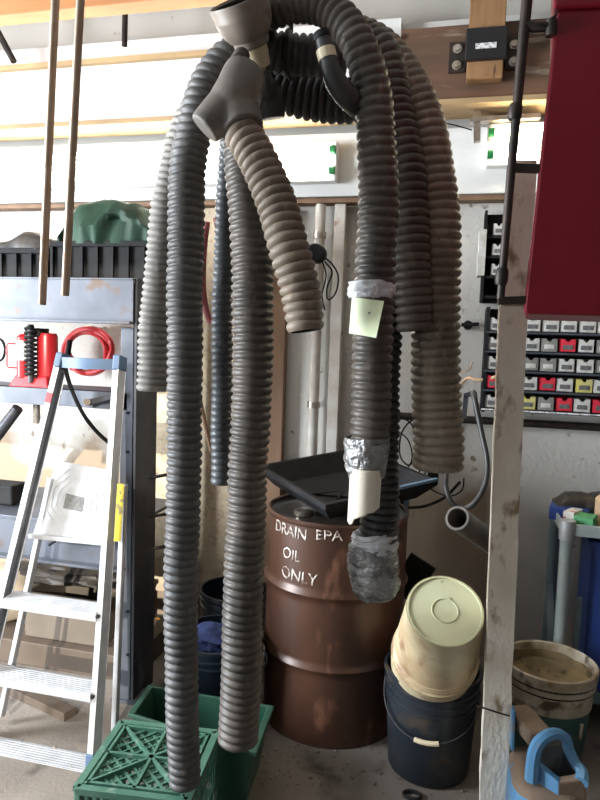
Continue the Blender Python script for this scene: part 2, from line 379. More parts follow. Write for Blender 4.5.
# vertical pine block strapped to the beam
c = P(486, 45, 2.98)
t = thing('wooden_block', P(486, 80, 2.98), 'knotty pine block strapped upright to the brown beam', 'wooden block')
za = P(485, 79, 2.98).z
wb = (P(503, 60, 2.98)-P(467, 60, 2.98)).x
MB().box((c.x, 2.995, (za+3.54)/2), (wb, .07, 3.54-za)).build('block', 'knotpine', t, bevel=.003)
zs0, zs1 = P(486, 60, 2.95).z, P(486, 28, 2.95).z
MB().box((c.x, 2.99, (zs0+zs1)/2), (wb+.02, .105, zs1-zs0)).build('strap', 'strap', t, bevel=.004)
a = P(486, 45, 2.93)
MB().box((a.x, 2.935, a.z), (.085, .004, .022)).build('label', 'labelwhite', t)
for sx in (-1, 1):
    mb = MB().box((c.x+sx*(wb/2+.045), 3.04, (zs0+zs1)/2-.01), (.07, .012, zs1-zs0)); mb.build('mounting_plate', 'blackmetal', t, bevel=.002)
    for dz in (-.035, .035):
        p = V((c.x+sx*(wb/2+.045), 3.034, (zs0+zs1)/2-.01+dz))
        MB().lathe([(0, -.014), (.012, -.014), (.012, -.004), (.02, -.004), (.02, 0)], p, V((0, 1, 0)), 12).build('bolt', 'chrome', t)

# orange joist near the ceiling, with iron struts
xj1 = P(196, 0, 2.6).x
tag(MB().box(((XL+xj1)/2+.25, 2.62, 3.06), (xj1-XL+.5, .09, .23)).build('ceiling_joist', 'pine', bevel=.003), 'orange pine joist running along the top left corner', 'joist')
a = P(-3, 30, 3.0); b = P(12, 58, 3.0)
d_ = (b-a).normalized()
tag(MB().cyl(a-d_*.25, b+d_*.02, .016).build('iron_strut', 'blackmetal'), 'slanted black iron strut above the beam at the far left', 'strut')
a = P(126, 5, 3.0); b = P(124.5, 46, 3.0)
tag(MB().cyl(V((a.x, 3.0, 3.53)), b, .014).build('iron_strut', 'blackmetal'), 'upright black iron rod above the white beam, behind the joist', 'strut')

# fluorescent fixtures
def fixture(xa, xb_, z, tm, label):
    t = thing('fluorescent_light', ((xa+xb_)/2, 3.19, z-.05), label, 'light', 'fluorescent lights under the beam')
    MB().box(((xa+xb_)/2, 3.165, z), (xb_-xa, .06, .185)).build('housing', 'fixture', t, bevel=.006)
    for dz in (-.048, .048):
        MB().cyl((xa+.03, 3.115, z+dz), (xb_-.03, 3.115, z+dz), .016, 16).build('tube', tm, t)
        for x in (xa+.018, xb_-.018):
            MB().cyl((x-.014, 3.115, z+dz), (x+.014, 3.115, z+dz), .019, 16).build('end_cap', 'green', t)
            MB().box((x, 3.13, z+dz), (.014, .04, .03)).build('lamp_holder', 'fixture', t)
p = P(336, 160, 3.12)
fixture(p.x-2.44, p.x, p.z+.0, 'tube', 'long fluorescent light behind the left hoses, its green caps showing by the black nozzle')
p = P(487, 144, 3.12)
fixture(p.x, p.x+1.25, p.z+.0, 'tubewarm', 'warm fluorescent light behind the black pipe and red cabinet')
# bracket + wire near right light
t = MB().bar(P(477, 112, 3.12), P(477, 142, 3.12), .03, .03, V((0, 1, 0))).bar(P(470, 121, 3.12), P(540, 117, 3.12), .05, .02).build('light_bracket', 'chrome')
tag(t, 'rusty metal bracket beside the warm fluorescent light', 'bracket')
pa, _ = spline([P(430, 122, 3.16), P(450, 124, 3.12), P(472, 130, 3.12)], .02)
tag(MB().tube(pa, .003, 6).build('electric_wire', 'black'), 'thin dark wire drooping toward the warm light', 'wire')

# boards and pipes on the back wall
a = P(134, 250, 3.2); b = P(262, 250, 3.2)
tag(MB().box(((a.x+b.x)/2, 3.275, 1.2), (b.x-a.x, .02, 2.1)).build('chipboard_sheet', 'tanboard', bevel=.002), 'tan chipboard sheet fixed to the wall behind the hanging hoses', 'board')
a = P(266, 350, 3.2); b = P(283, 350, 3.2)
tag(MB().box(((a.x+b.x)/2, 3.26, 1.13), (b.x-a.x, .06, 2.22)).build('wall_stud', 'studwood', bevel=.003), 'brown upright wood strip at the edge of the chipboard sheet', 'wood strip')
a = P(316, 300, 3.2)
t = thing('wall_pipe', (a.x, 3.22, .95), 'white painted pipe running down the wall above the drain pan', 'pipe')
MB().cyl((a.x, 3.235, .95), (a.x, 3.235, 2.25), .026, 16).build('pipe', 'wirewhite', t)
for z in (1.25, 1.75, 2.1): MB().cyl((a.x, 3.235, z-.015), (a.x, 3.235, z+.015), .034, 16).build('coupling', 'chrome', t)
a = P(336, 300, 3.2)
tag(MB().box((a.x, 3.25, 1.6), (.055, .06, 1.3)).build('wall_batten', 'wirewhite', bevel=.003), 'white upright batten just right of the wall pipe', 'batten')
a = P(317, 254, 3.16)
t = thing('junction_box', a, 'small black junction box on the white wall pipe', 'junction box')
MB().lathe([(0, -.05), (.04, -.05), (.045, -.04), (.045, .03), (0, .03)], a+V((0, -.005, 0)), V((0, 1, 0)), 20).build('box', 'black', t)
pa, _ = spline([P(320, 255, 3.12), P(330, 262, 3.12), P(338, 275, 3.13), P(336, 292, 3.13), P(328, 300, 3.14), P(327, 288, 3.14), P(332, 272, 3.15), P(325, 262, 3.16)], .015)
MB().tube(pa, .0045, 6).build('cable', 'black', t)
pa, _ = spline([P(321, 258, 3.14), P(326, 275, 3.14), P(322, 295, 3.15), P(325, 310, 3.18)], .015)
MB().tube(pa, .004, 6).build('cable', 'black', t)
# twin outlets at right of hoses
a = P(468, 325, 3.22)
t = thing('wall_hook', a, 'small black hook on the wall right of the tan hose', 'hook')
MB().cyl(a, a+V((0, .06, 0)), .022, 14).build('base', 'black', t)
MB().cyl(a+V((-.03, -.01, 0)), a+V((.05, .0, .005)), .009, 10).build('peg', 'black', t)
pa, _ = spline([P(462, 383, 3.2), P(468, 378, 3.14), P(477, 380, 3.12), P(489, 379, 3.12), P(497, 376, 3.1)], .01)
tag(MB().tube(pa, .008, 8).build('tan_cord', 'tan'), 'short tan cord poking out beside the parts rack', 'cord')
pa, _ = spline([P(461, 372, 3.24), P(469, 370, 3.14), P(472, 362, 3.14)], .01)
tag(MB().tube(pa, .005, 8).build('copper_wire', 'copper'), 'bent copper wire on the wall above the tan cord', 'wire')

# long black bar low on the wall (conduit)
a = P(395, 412, 3.22); b = P(600, 427, 3.22)
tag(MB().cyl((a.x, 3.24, a.z-.02), (1.85, 3.24, a.z-.02), .019, 14).build('iron_conduit', 'blackmetal'), 'long black conduit running along the wall under the parts rack', 'conduit')

# wire tangle
def wire(pts, r, name='electric_cable', m='black', Y=3.15):
    pa, _ = spline([P(x, y, Y+(i % 3)*.02) for i, (x, y) in enumerate(pts)], .012)
    return MB().tube(pa, r, 7).build(name, m)
t = thing('cable_tangle', P(405, 450, 3.2), 'tangle of thin black wires on the wall behind the tan hose', 'cables')
for pts, r in (([(398, 415), (412, 425), (418, 445), (410, 465), (400, 455), (402, 432), (415, 420), (424, 440), (420, 470), (408, 490)], .004),
               ([(396, 430), (408, 440), (412, 458), (404, 472), (396, 462)], .0035),
               ([(430, 465), (424, 478), (432, 490), (450, 496), (462, 490), (464, 478)], .0035),
               ([(405, 508), (425, 506), (445, 497), (460, 482)], .007)):
    pa, _ = spline([P(x, y, 3.15+(i % 3)*.02) for i, (x, y) in enumerate(pts)], .012)
    MB().tube(pa, r, 7).build('cable', 'black', t)
a = P(433, 476, 3.1); MB().box(a, (.05, .03, .035)).build('plug', 'black', t, bevel=.004)
# hoop hose
pa, _ = spline([P(472, 392, 2.75), P(475, 400, 2.72), P(481, 430, 2.7), (P(487, 460, 2.66)), P(485, 484, 2.62), P(475, 502, 2.6), P(463, 509, 2.6), P(452, 503, 2.6), P(446, 488, 2.62), P(446, 472, 2.68)], .012)
tag(MB().tube(pa, .011, 10).build('rubber_hose', 'hose_black'), 'thin black rubber hose hanging in a hoop beside the post', 'hose')
a = P(452, 383, 3.0)
# hanger strap pair above the hoop
tag(MB().bar(P(466, 396, 2.78), P(464, 418, 2.78), .02, .02, V((0, 1, 0))).bar(P(474, 392, 2.78), P(478, 420, 2.78), .022, .02, V((0, 1, 0))).bar(P(464, 396, 2.78), P(476, 392, 2.78), .02, .02).build('hanger_bracket', 'steel_dark'), 'dark two legged bracket holding the hoop of thin hose', 'bracket')
# cut grey pipe stub
a = P(457, 518, 2.25); b = P(500, 549, 2.62); d_ = (b-a).normalized()
L_ = (b-a).length; rr = 12.5*depth(a)/FPX
tag(MB().lathe([(rr*.8, .0), (rr, .0), (rr, L_), (0, L_), (0, L_-.01), (rr*.8, L_-.01), (rr*.8, 0)], a, d_, 28).build('pipe_stub', 'fitting'), 'short dark grey pipe with open end facing out beside the post', 'pipe')
a = P(412, 578, 2.95)
tag(MB().box(a, (.13, .02, .2), Matrix.Rotation(.5, 3, 'Y')).build('black_board', 'black', bevel=.003), 'small dark board leaning on the wall behind the cream bucket', 'board')
a = P(404, 495, 2.98)
t = thing('upright_tool', a, 'black and blue handle upright behind the wrapped hose', 'handle')
MB().box(a+V((0, 0, 0)), (.05, .03, .16)).build('grip', 'black', t, bevel=.006)
MB().box(a+V((.012, -.018, .0)), (.022, .008, .13)).build('side_strip', 'strutblue', t)
MB().cyl(a+V((0, 0, -.08)), V((a.x, a.y, .02)), .012, 8).build('rod', 'studwood', t)

# ---- parts rack: shelves of small parts boxes
rack_c = thing('parts_rack', (.9, 3.2, 1.2), 'wide black wall rack holding rows of small parts boxes', 'rack')
x0 = P(484, 360, 3.1).x; x1 = 1.55
ztop = P(600, 318, 3.1).z+.02; zbot = P(490, 408, 3.1).z
MB().box(((x0+x1)/2, 3.28, (ztop+zbot)/2), (x1-x0, .03, ztop-zbot+.04)).build('back_panel', 'black', rack_c)
MB().box((x0+.008, 3.2, (ztop+zbot)/2), (.016, .19, ztop-zbot+.04)).build('side_panel', 'black', rack_c)
rows = 5; rh = (ztop-zbot)/rows
bx_w = .074
BOXES = {}
def parts_box(color):
    """open fronted cardboard box with a V notched front"""
    w, h, dp = bx_w*.92, rh*.66, .15
    t = bpy.data.objects.new('parts_box', None); t.empty_display_size = .02; COL.objects.link(t)
    mb = MB()
    front = [(-w/2, 0), (w/2, 0), (w/2, h), (w*.2, h), (w*.08, h*.8), (-w*.08, h*.8), (-w*.2, h), (-w/2, h)]
    mb.prism([(x, -dp/2, z) for x, z in front], (0, .003, 0))
    mb.box((-w/2+.0015, 0, h/2), (.003, dp, h)).box((w/2-.0015, 0, h/2), (.003, dp, h)).box((0, 0, .0015), (w, dp, .003)).box((0, dp/2, h/2), (w, .003, h))
    mb.build('carton', color, t)
    MB().box((0, -dp/2-.0015, h*.38), (w*.62, .002, h*.34)).build('label', 'greylabel' if color != 'boxgrey' else 'cardbox', t)
    return t
def clone(t):
    c = t.copy(); COL.objects.link(c)
    for ch in list(t.children):
        d = ch.copy(); COL.objects.link(d); d.parent = c
    return c
shades = {'cardbox': 'white', 'boxred': 'red', 'boxyellow': 'yellow', 'boxgrey': 'dark grey'}
rownames = ['top row', 'second row', 'middle row', 'fourth row', 'bottom row']
pattern = [
 ['cardbox']*8+['cardbox']*4,
 ['cardbox', 'cardbox', 'cardbox', 'boxgrey', 'boxred', 'cardbox', 'boxgrey', 'cardbox', 'cardbox', 'cardbox', 'boxgrey', 'cardbox'],
 ['cardbox', 'cardbox', 'boxgrey', 'boxgrey', 'cardbox', 'cardbox', 'boxgrey', 'cardbox', 'boxred', 'cardbox', 'cardbox', 'cardbox'],
 ['boxred', 'cardbox', 'cardbox', 'boxred', 'cardbox', 'boxyellow', 'cardbox', 'cardbox', 'cardbox', 'boxgrey', 'cardbox', 'cardbox'],
 ['cardbox', 'cardbox', 'boxyellow', 'boxgrey', 'boxred', 'cardbox', 'boxred', 'cardbox', 'cardbox', 'cardbox', 'cardbox', 'cardbox']]
ordn = ['first', 'second', 'third', 'fourth', 'fifth', 'sixth', 'seventh', 'eighth', 'ninth']
for r in range(rows):
    zb = zbot+(rows-1-r)*rh
    MB().box(((x0+x1)/2, 3.19, zb-.006), (x1-x0, .19, .014)).build('shelf', 'black', rack_c)
    MB().box(((x0+x1)/2, 3.093, zb-.006), (x1-x0, .004, .007)).build('shelf_lip', 'labelwhite' if r == 4 else 'steel', rack_c)
    n = 0
    for cidx in range(11):
        x = x0+.05+cidx*bx_w*1.04
        # skip what the post hides fully
        px_l = 300+FPX*((V((x, 3.1, zb))-V((0, 0, H))).dot(Rv))/depth(V((x, 3.1, zb)))
        if 506 < px_l < 522 or px_l > 612: continue
        c_ = pattern[r][cidx % 12]
        if c_ not in BOXES: BOXES[c_] = parts_box(c_); o = BOXES[c_]
        else: o = clone(BOXES[c_])
        o.location = (x, 3.185, zb+.002); o.rotation_euler.z = random.uniform(-.03, .03)
        if px_l < 506:
            lab = '%s parts box left of the wooden post in the %s' % (shades[c_], rownames[r])
        else:
            lab = '%s parts box, %s to the right of the post in the %s' % (shades[c_], ordn[n], rownames[r]); n += 1
        tag(o, lab, 'parts box', 'small parts boxes on the wall rack')
# narrow upper rack behind the pipe
a = P(485, 212, 3.2); b = P(486, 302, 3.2)
up = thing('parts_rack', (a.x+.2, 3.22, b.z), 'upper narrow black rack partly hidden by the black pipe and post', 'rack')
MB().box((a.x+.25, 3.28, (a.z+b.z)/2), (.5, .03, a.z-b.z)).build('back_panel', 'black', up)
MB().box((a.x+.006, 3.22, (a.z+b.z)/2), (.012, .12, a.z-b.z)).build('side_panel', 'black', up)
q = P(484, 253, 3.17)
MB().box((q.x-.01, 3.2, q.z), (.035, .1, .21)).build('label_strip', 'cardbox', up, bevel=.002)
for k in range(4):
    z = b.z+.03+k*(a.z-b.z-.05)/4
    MB().box((a.x+.25, 3.22, z-.008), (.5, .11, .012)).build('shelf', 'black', up)
    if k:
        o = clone(BOXES['cardbox']); o.location = (a.x+.065, 3.215, z); o.scale = (.7, .6, .9)
        tag(o, 'small white parts box in the upper narrow rack, %s' % ['', 'lowest', 'middle', 'topmost'][k], 'parts box', 'small parts boxes on the narrow upper rack')

# ================================================================== POST, PIPE FRAME, RED CABINET
Yp = 2.05
def quadprism(px4, Y, dY):
    return [P(x, y, Y) for x, y in px4], V((0, dY, 0))
pl0, pr0 = P(481, 780, Yp), P(508, 780, Yp); pl1, pr1 = P(500, 306, Yp), P(528, 306, Yp)
def ext(a, b, z): return a+(b-a)*((z-a.z)/(b.z-a.z))
lo = [ext(pl0, pl1, 0), ext(pr0, pr1, 0)]; hi = [pl1, pr1]
t = thing('wooden_post', (lo[0]+lo[1])/2, 'rough white painted wooden post standing at right between the buckets', 'post')
# slightly irregular edges
mb = MB(); n = 40; pl = []; pr = []
for i in range(n+1):
    k = i/n; a = lo[0].lerp(hi[0], k); b = lo[1].lerp(hi[1], k)
    pl.append(a+V((noise.noise(V((k*14, 0, 0)))*.004, 0, 0))); pr.append(b+V((noise.noise(V((k*17, 3, 0)))*.005, 0, 0)))
mb.prism(pl+pr[::-1], (0, .09, 0)).build('lower_post', 'postwood', t)
u0, u1, u2, u3 = P(502, 305, Yp+.01), P(531, 305, Yp+.01), P(537, 160, Yp+.01), P(512, 160, Yp+.01)
mb = MB().prism([u0, u1, u2, u3], (0, .08, 0)); mb.build('upper_post', 'postwood', t, bevel=.002)
pa, _ = spline([P(476, 706, 2.04), P(484, 708, 2.03), P(496, 712, 2.03), P(510, 716, 2.03)], .01)
MB().tube(pa, .0028, 6).build('tie_wire', 'blackmetal', t)

Yq = 1.5
fr = thing('pipe_rack', P(500, 300, Yq), 'leaning black iron pipe with crossbars holding the red cabinet', 'pipe frame')
a = P(500.5, 299, Yq); b = P(512, 160, Yq); c = P(527, 0, Yq); top = c+(c-b)*1.9
MB().tube([a, b, c, top], [.0085, .0095, .0115, .0115], 14).build('upright', 'blackmetal', fr)
def ring(p, q, r, name='coupling'): MB().tube([p, p.lerp(q, .2), p.lerp(q, .8), q], [r*.8, r, r, r*.8], 14).build(name, 'blackmetal', fr)
ring(P(500.7, 285, Yq), P(502.5, 268, Yq), .014); ring(P(514, 120, Yq), P(516, 104, Yq), .015)
MB().bar(P(511, 168, Yq), P(542, 169, Yq+.01), .016, .016).build('crossbar', 'blackmetal', fr)
MB().bar(P(498, 301, Yq), P(528, 300, Yq+.01), .016, .017).build('crossbar', 'blackmetal', fr)
MB().tube([P(524, 24, Yq), P(534, 28, Yq), P(548, 27, Yq), P(556, 20, Yq+.02)], .011, 10).build('crossbar', 'blackmetal', fr)
MB().cyl(P(551, 20, Yq-.0), P(551, 36, Yq), .012, 10).build('coupling', 'blackmetal', fr)

cb = thing('wall_cabinet', P(560, 312, 1.52), 'dark red metal cabinet hanging at the upper right edge', 'cabinet')
Yc = 1.5
dl = ray(540, 200); dl = V((dl.x, dl.y, 0)).normalized()
bl, tl = P(523, 307, Yc), P(556, 12, Yc)
w_ = V((.62, .05, 0))
def corner(p, r, n=5): return p
# front outline with rounded lower left corner
out = [P(527, 314, Yc), bl+w_+V((0, 0, -.015)), tl+w_, P(562, 9, Yc), P(557, 12, Yc), P(555, 20, Yc), P(524, 300, Yc), P(523.5, 308, Yc), P(524.6, 312, Yc)]
MB().prism(out, dl*.3).build('door', 'cabinet_red', cb, bevel=.006)
ol = P(555, 9, Yc-.015); 
MB().prism([P(554, 7, Yc-.012), P(554, 7, Yc-.012)+w_, P(557, -120, Yc-.012)+w_, P(557, -120, Yc-.012)], dl*.33).build('lid', 'cabinet_red', cb, bevel=.005)

# two copper pipes hanging down from the ceiling
for (xa, ya, xb2, yb2, lab) in ((55.5, 0, 42, 305, 'weathered copper pipe hanging at upper left, the left one reaching lower'), (80.5, 0, 65, 296, 'weathered copper pipe hanging at upper left, the right one ending higher')):
    a = P(xb2, yb2, 1.4); b = P(xa, ya, 1.4); top = a+(b-a)*((3.54-a.z)/(b.z-a.z))
    t = MB().lathe([(0, 0), (.0075, 0), (.0098, .003), (.0098, (top-a).length), (0, (top-a).length)], a, (b-a).normalized(), 18).build('copper_pipe', 'copper')
    tag(t, lab, 'pipe')

# ================================================================== HOSES
hose_root = {}
def one_hose(label, m, pts, rpx, pitch, **k):
    o = hose('exhaust_hose', m, pts, rpx, pitch, **k)
    # origin to the mouth
    tag(o, label, 'hose'); return o
one_hose('long grey corrugated hose whose lower end hangs over the green crate', 'hose_grey',
    [(186, 784, 1.62), (182.5, 700, 1.62), (181, 610, 1.63), (183, 500, 1.64), (184.5, 400, 1.65), (185, 300, 1.66), (186, 215, 1.68), (190, 150, 1.70), (198, 112, 1.71), (211, 80, 1.73), (230, 58, 1.76), (256, 50, 1.80), (290, 55, 1.84), (322, 56, 1.86), (345, 56, 1.88)],
    [16, 16.8, 17.3, 17.8, 18, 18.5, 19, 18.5, 18, 18, 18.5, 19.5, 20, 20, 20], .0226)
one_hose('pale grey hose ending high behind the long hose at the left', 'hose_pale',
    [(152, 391, 1.86), (154, 340, 1.86), (160, 270, 1.86), (168, 200, 1.86), (179, 150, 1.87), (196, 110, 1.88), (222, 84, 1.9)],
    [16, 16, 16, 16, 16.5, 16.5, 16.5], .0205)
one_hose('dark brownish hose between the taped hose and wide tan hose, ending mid height', 'hose_taupe',
    [(414, 331, 1.92), (412, 290, 1.92), (409, 220, 1.92), (404, 160, 1.93), (394, 112, 1.94), (385, 60, 1.95), (362, 40, 1.97)],
    [19, 20, 20, 20, 20, 19, 19], .0245)
one_hose('dark loop of hose sagging behind the smooth fitting and the nozzle', 'hose_black',
    [(238, 66, 1.98), (262, 80, 1.98), (292, 92, 1.99), (322, 99, 2.0), (352, 101, 2.0), (380, 96, 2.0)],
    [20, 22, 23, 23, 22, 21], .024)
one_hose('slim slate coloured hose hanging between two thicker grey hoses', 'hose_slate',
    [(221.5, 484, 2.0), (222, 420, 2.0), (222.5, 330, 2.0), (224, 250, 2.0), (227, 180, 2.0), (234, 120, 2.0), (246, 92, 2.0)],
    11, .0225, n=28)
one_hose('thick dark grey hose hanging left of the brown drum', 'hose_taupe',
    [(238, 742, 1.8), (240.5, 690, 1.8), (243, 600, 1.8), (247, 490, 1.81), (251.5, 400, 1.82), (253, 300, 1.83), (250, 220, 1.84), (245, 160, 1.85), (243, 110, 1.86), (250, 78, 1.87)],
    [20.5, 20.5, 20.5, 20, 20.5, 21.5, 21.5, 21.5, 20, 19], .0248)
one_hose('wide tan dusty hose at the right of the bundle, open end above the wires', 'hose_right',
    [(438, 469, 2.0), (439, 440, 2.0), (436, 380, 2.0), (436, 320, 2.0), (437, 250, 2.0), (433, 190, 2.01), (423, 130, 2.02), (404, 82, 2.04), (380, 50, 2.06), (352, 36, 2.08), (330, 34, 2.08)],
    [25.5, 25.5, 25, 24.5, 24.5, 24.5, 23.5, 22.5, 21, 20, 20], .0262, amp=.13)
one_hose('dark hose hanging behind the taped hose, its end bound in tape above the cream bucket', 'hose_black',
    [(375, 597, 1.95), (377, 560, 1.95), (380, 520, 1.95), (381, 470, 1.95), (382, 400, 1.95), (384, 330, 1.96), (386, 260, 1.98)],
    [19, 20, 20, 18.5, 18, 18, 17], .0225)
# brown branch hose on the Y fitting belongs to the fitting assembly
asm = thing('branch_fitting', P(240, 110, 1.6), 'smooth rubber branch fitting with a short brown hose hanging from it', 'hose fitting')
hose('branch_hose', 'hose_brown', [(306, 331, 1.56), (301, 295, 1.56), (290, 250, 1.56), (278, 208, 1.57), (264, 172, 1.58), (250, 146, 1.59), (238, 126, 1.6)],
     [19, 21, 21, 21, 20.5, 20, 19.5], .0235, asm)
mb = MB()
def tp(lst, n=24):
    pts = [P(x, y, Y) for x, y, Y, r in lst]; rr_ = [r*depth(p)/FPX for p, (x, y, Y, r) in zip(pts, lst)]
    pa, rv, _ = spline(pts, .01, rr_); mb.tube(pa, rv, n)
tp([(246, 74, 1.62, 22), (243, 80, 1.61, 22.5), (240, 88, 1.6, 23), (236, 99, 1.6, 25), (228, 112, 1.6, 24)])
tp([(238, 98, 1.6, 21), (222, 112, 1.585, 20.5), (209, 124, 1.57, 18), (204, 129, 1.565, 17)])
tp([(234, 98, 1.6, 22), (238, 112, 1.595, 22), (242, 124, 1.59, 21), (244, 130, 1.585, 21)])
mb.build('branch_body', 'fitting', asm, remesh=.0045)
mb2, _ = hose_mesh([(238, 84, 1.6), (237, 72, 1.6), (238, 62, 1.6), (242, 54, 1.62)], [13, 10, 8.5, 8], .016)
mb2.build('ribbed_elbow', 'hose_taupe', asm)
# cup with cream adapter
cup_top = P(238, 0, 1.62); cup_bot = P(250, 62, 1.62); ax = (cup_bot-cup_top).normalized()
ax = (ax + V((0, .75, 0))).normalized()
r = depth(cup_top)/FPX; h_ = r*1.16
t = thing('funnel_cup', cup_top+ax*36*h_, 'round taupe rubber cup with a cream neck at the top of the bundle', 'hose cup')
MB().lathe([(28*r, 2*h_), (29*r, 0), (30.5*r, 0), (31*r, 2*h_), (29.5*r, 10*h_), (30*r, 11*h_), (29.5*r, 13*h_), (28*r, 20*h_), (25*r, 25*h_), (21*r, 30*h_), (19*r, 31*h_), (18.5*r, 36*h_), (16*r, 38*h_), (13*r, 38*h_), (13*r, 36*h_)], cup_top, ax, 48).build('cup', 'cup', t)
MB().lathe([(28*r, 2*h_), (27.5*r, 10*h_), (23*r, 22*h_), (14*r, 34*h_), (0, 35*h_)], cup_top, ax, 48).build('lining', 'inner', t)
nb = cup_top+ax*36*h_
MB().lathe([(11*r, 0), (15*r, 0), (14.5*r, 9*h_), (13.8*r, 10*h_), (13*r, 17*h_), (12*r, 19*h_), (6.5*r, 19.5*h_), (6*r, 28*h_), (4*r, 28*h_), (4*r, 0)], nb, ax, 32).build('neck', 'cream', t)
e_ = nb+ax*24*h_
pa, rv, _ = spline([e_, e_+ax*.02+V((.002, 0, -.01)), e_+V((.012, .045, -.045)), e_+V((.018, .06, -.10))], .006, [9*r, 12.5*r, 14*r, 14*r])
MB().tube(pa, rv, 24).build('socket', 'hose_black', t)
# nozzle with cream band
mb = MB(); 
tp([(322, 36, 1.63, 7.5), (326, 50, 1.63, 8.5), (329, 62, 1.63, 9), (335, 80, 1.64, 11), (345, 94, 1.66, 12), (358, 106, 1.70, 12)])
t = thing('black_nozzle', P(345, 95, 1.66), 'smooth black curved nozzle with a pale band left of the big hose arch', 'nozzle')
mb.build('nozzle', 'hose_black', t)
a, b = P(325.5, 50, 1.63), P(328, 60, 1.63); MB().cyl(a, b, 9.8*depth(a)/FPX, 24).build('band', 'cream', t)
a, b = P(321, 33, 1.63), P(323, 39, 1.63); MB().cyl(a, b, 8.6*depth(a)/FPX, 24).build('cap', 'black', t)

# central taped hose assembly
ch = thing('exhaust_hose', P(371, 441, 1.7), 'big central hose arching over the top, taped to a cream pipe at its lower end', 'hose')
hose('hose_body', 'hose_taupe', [(370, 446, 1.7), (371, 400, 1.7), (373, 350, 1.7), (376, 280, 1.7), (378, 200, 1.7), (376, 140, 1.7), (372, 92, 1.7), (363, 55, 1.7), (349, 27, 1.71), (327, 9, 1.72), (298, 4, 1.73), (270, 12, 1.74), (252, 24, 1.76)],
     [20, 20.5, 20.5, 21, 21, 20, 19, 18.5, 18, 18, 18, 17.5, 17], .0245, ch)
def crumple(pts, rpx, name, m, parent, amp=.14, n=40, freq=28, step=.003, seed=0):
    P3 = [P(*p) for p in pts]; rm = [q*depth(p)/FPX for q, p in zip(rpx, P3)]
    path, rv, L = spline(P3, step, rm); mb = MB(); mb.tube(path, rv, n, caps=False)
    vs = []
    for i, v in enumerate(mb.v):
        ci = i//n; c = path[ci]; d = v-c
        f = noise.fractal(V((v.x*freq, v.y*freq+seed, v.z*freq*2.2)), 1, 2, 4)
        vs.append(c+d*(1+amp*f))
    mb.v = vs
    return mb.build(name, m, parent, solid=.003)
crumple([(367, 437, 1.7), (367, 446, 1.7), (366, 455, 1.7), (366, 466, 1.7), (367, 478, 1.7)], [21.5, 22, 21.5, 20.5, 17], 'duct_tape', 'tape', ch, amp=.07)
# cream plastic pipe with torn lower edge
a = P(366, 468, 1.68); b = P(363.5, 512, 1.68); axp = (b-a).normalized(); rr = 14.8*depth(a)/FPX; n = 48
up_ = V((0, 1, 0)); up_ = (up_-axp*up_.dot(axp)).normalized(); sd = axp.cross(up_)
if sd.x < 0: sd = -sd
vs = []; fs = []; rows_ = 24
for i in range(rows_+1):
    for k in range(n):
        an = 2*PI*k/n; cx, cy = math.cos(an), math.sin(an)   # cx along sd (right), cy along up_ (away)
        Lp = (.146 if cx < -.55 else .122-.02*cx) + .006*noise.noise(V((an*3, 0, 0)))
        vs.append(a+axp*(Lp*i/rows_)+(sd*cx+up_*cy)*rr)
for i in range(rows_):
    for k in range(n): fs.append((i*n+k, i*n+(k+1) % n, (i+1)*n+(k+1) % n, (i+1)*n+k))
MB().add(vs, fs, True).build('plastic_pipe', 'pvc', ch, solid=.005)
# binding on the hose behind
bd = thing('tape_binding', P(375, 570, 1.95), 'crumpled silver tape bound round the lower end of the dark hose', 'tape')
crumple([(372, 545, 1.94), (372, 553, 1.94), (373, 565, 1.94), (375, 580, 1.94), (376, 588, 1.95)], [22, 24, 24.5, 23.5, 22], 'tape_wrap', 'tape', bd, amp=.09, seed=5)
crumple([(374, 531, 1.945), (375, 541, 1.945), (374, 549, 1.945)], [20.8, 22, 23], 'film_wrap', 'plastic', bd, amp=.16, seed=9)

# green card with clear film
tg = thing('card_tag', P(366, 300, 1.62), 'pale green card in clear film tied to the big central hose', 'tag')
q = [P(352, 297, 1.65), P(384, 301, 1.60), P(376, 338, 1.595), P(349, 333, 1.645)]
MB().prism(q, (0, .0025, 0)).build('card', 'tag', tg)
MB().prism([v+V((0, -.0018, 0)) for v in (P(368, 312, 1.622), P(371, 312, 1.618), P(369, 315, 1.619))], (0, .001, 0)).build('pencil_mark', 'boxgrey', tg)
crumple([(371.5, 282, 1.695), (371.5, 290, 1.695), (371, 299, 1.695)], [22, 22.5, 22], 'clear_film', 'plastic', tg, amp=.16, seed=3)
pa, _ = spline([P(372, 300, 1.615), P(376, 292, 1.61), P(378, 284, 1.61), P(374, 282, 1.61), P(372, 288, 1.61)], .004)
MB().tube(pa, .0012, 6).build('string', 'labelwhite', tg)
# overhead hanger holding the bundle, above the frame
hg = thing('hose_hanger', P(290, -60, 1.75), 'black ceiling hanger carrying the hose bundle', 'hanger')
a = P(290, 55, 1.84); rr = 22*depth(a)/FPX
MB().tube([a+V((.004*0, math.cos(2*PI*k/28)*rr, math.sin(2*PI*k/28)*rr)) for k in range(28)], .005, 8, closed=True).build('hose_loop', 'blackmetal', hg)
MB().cyl(a+V((0, 0, rr)), V((a.x, a.y, 3.54)), .007, 10).build('hanger_rod', 'blackmetal', hg)

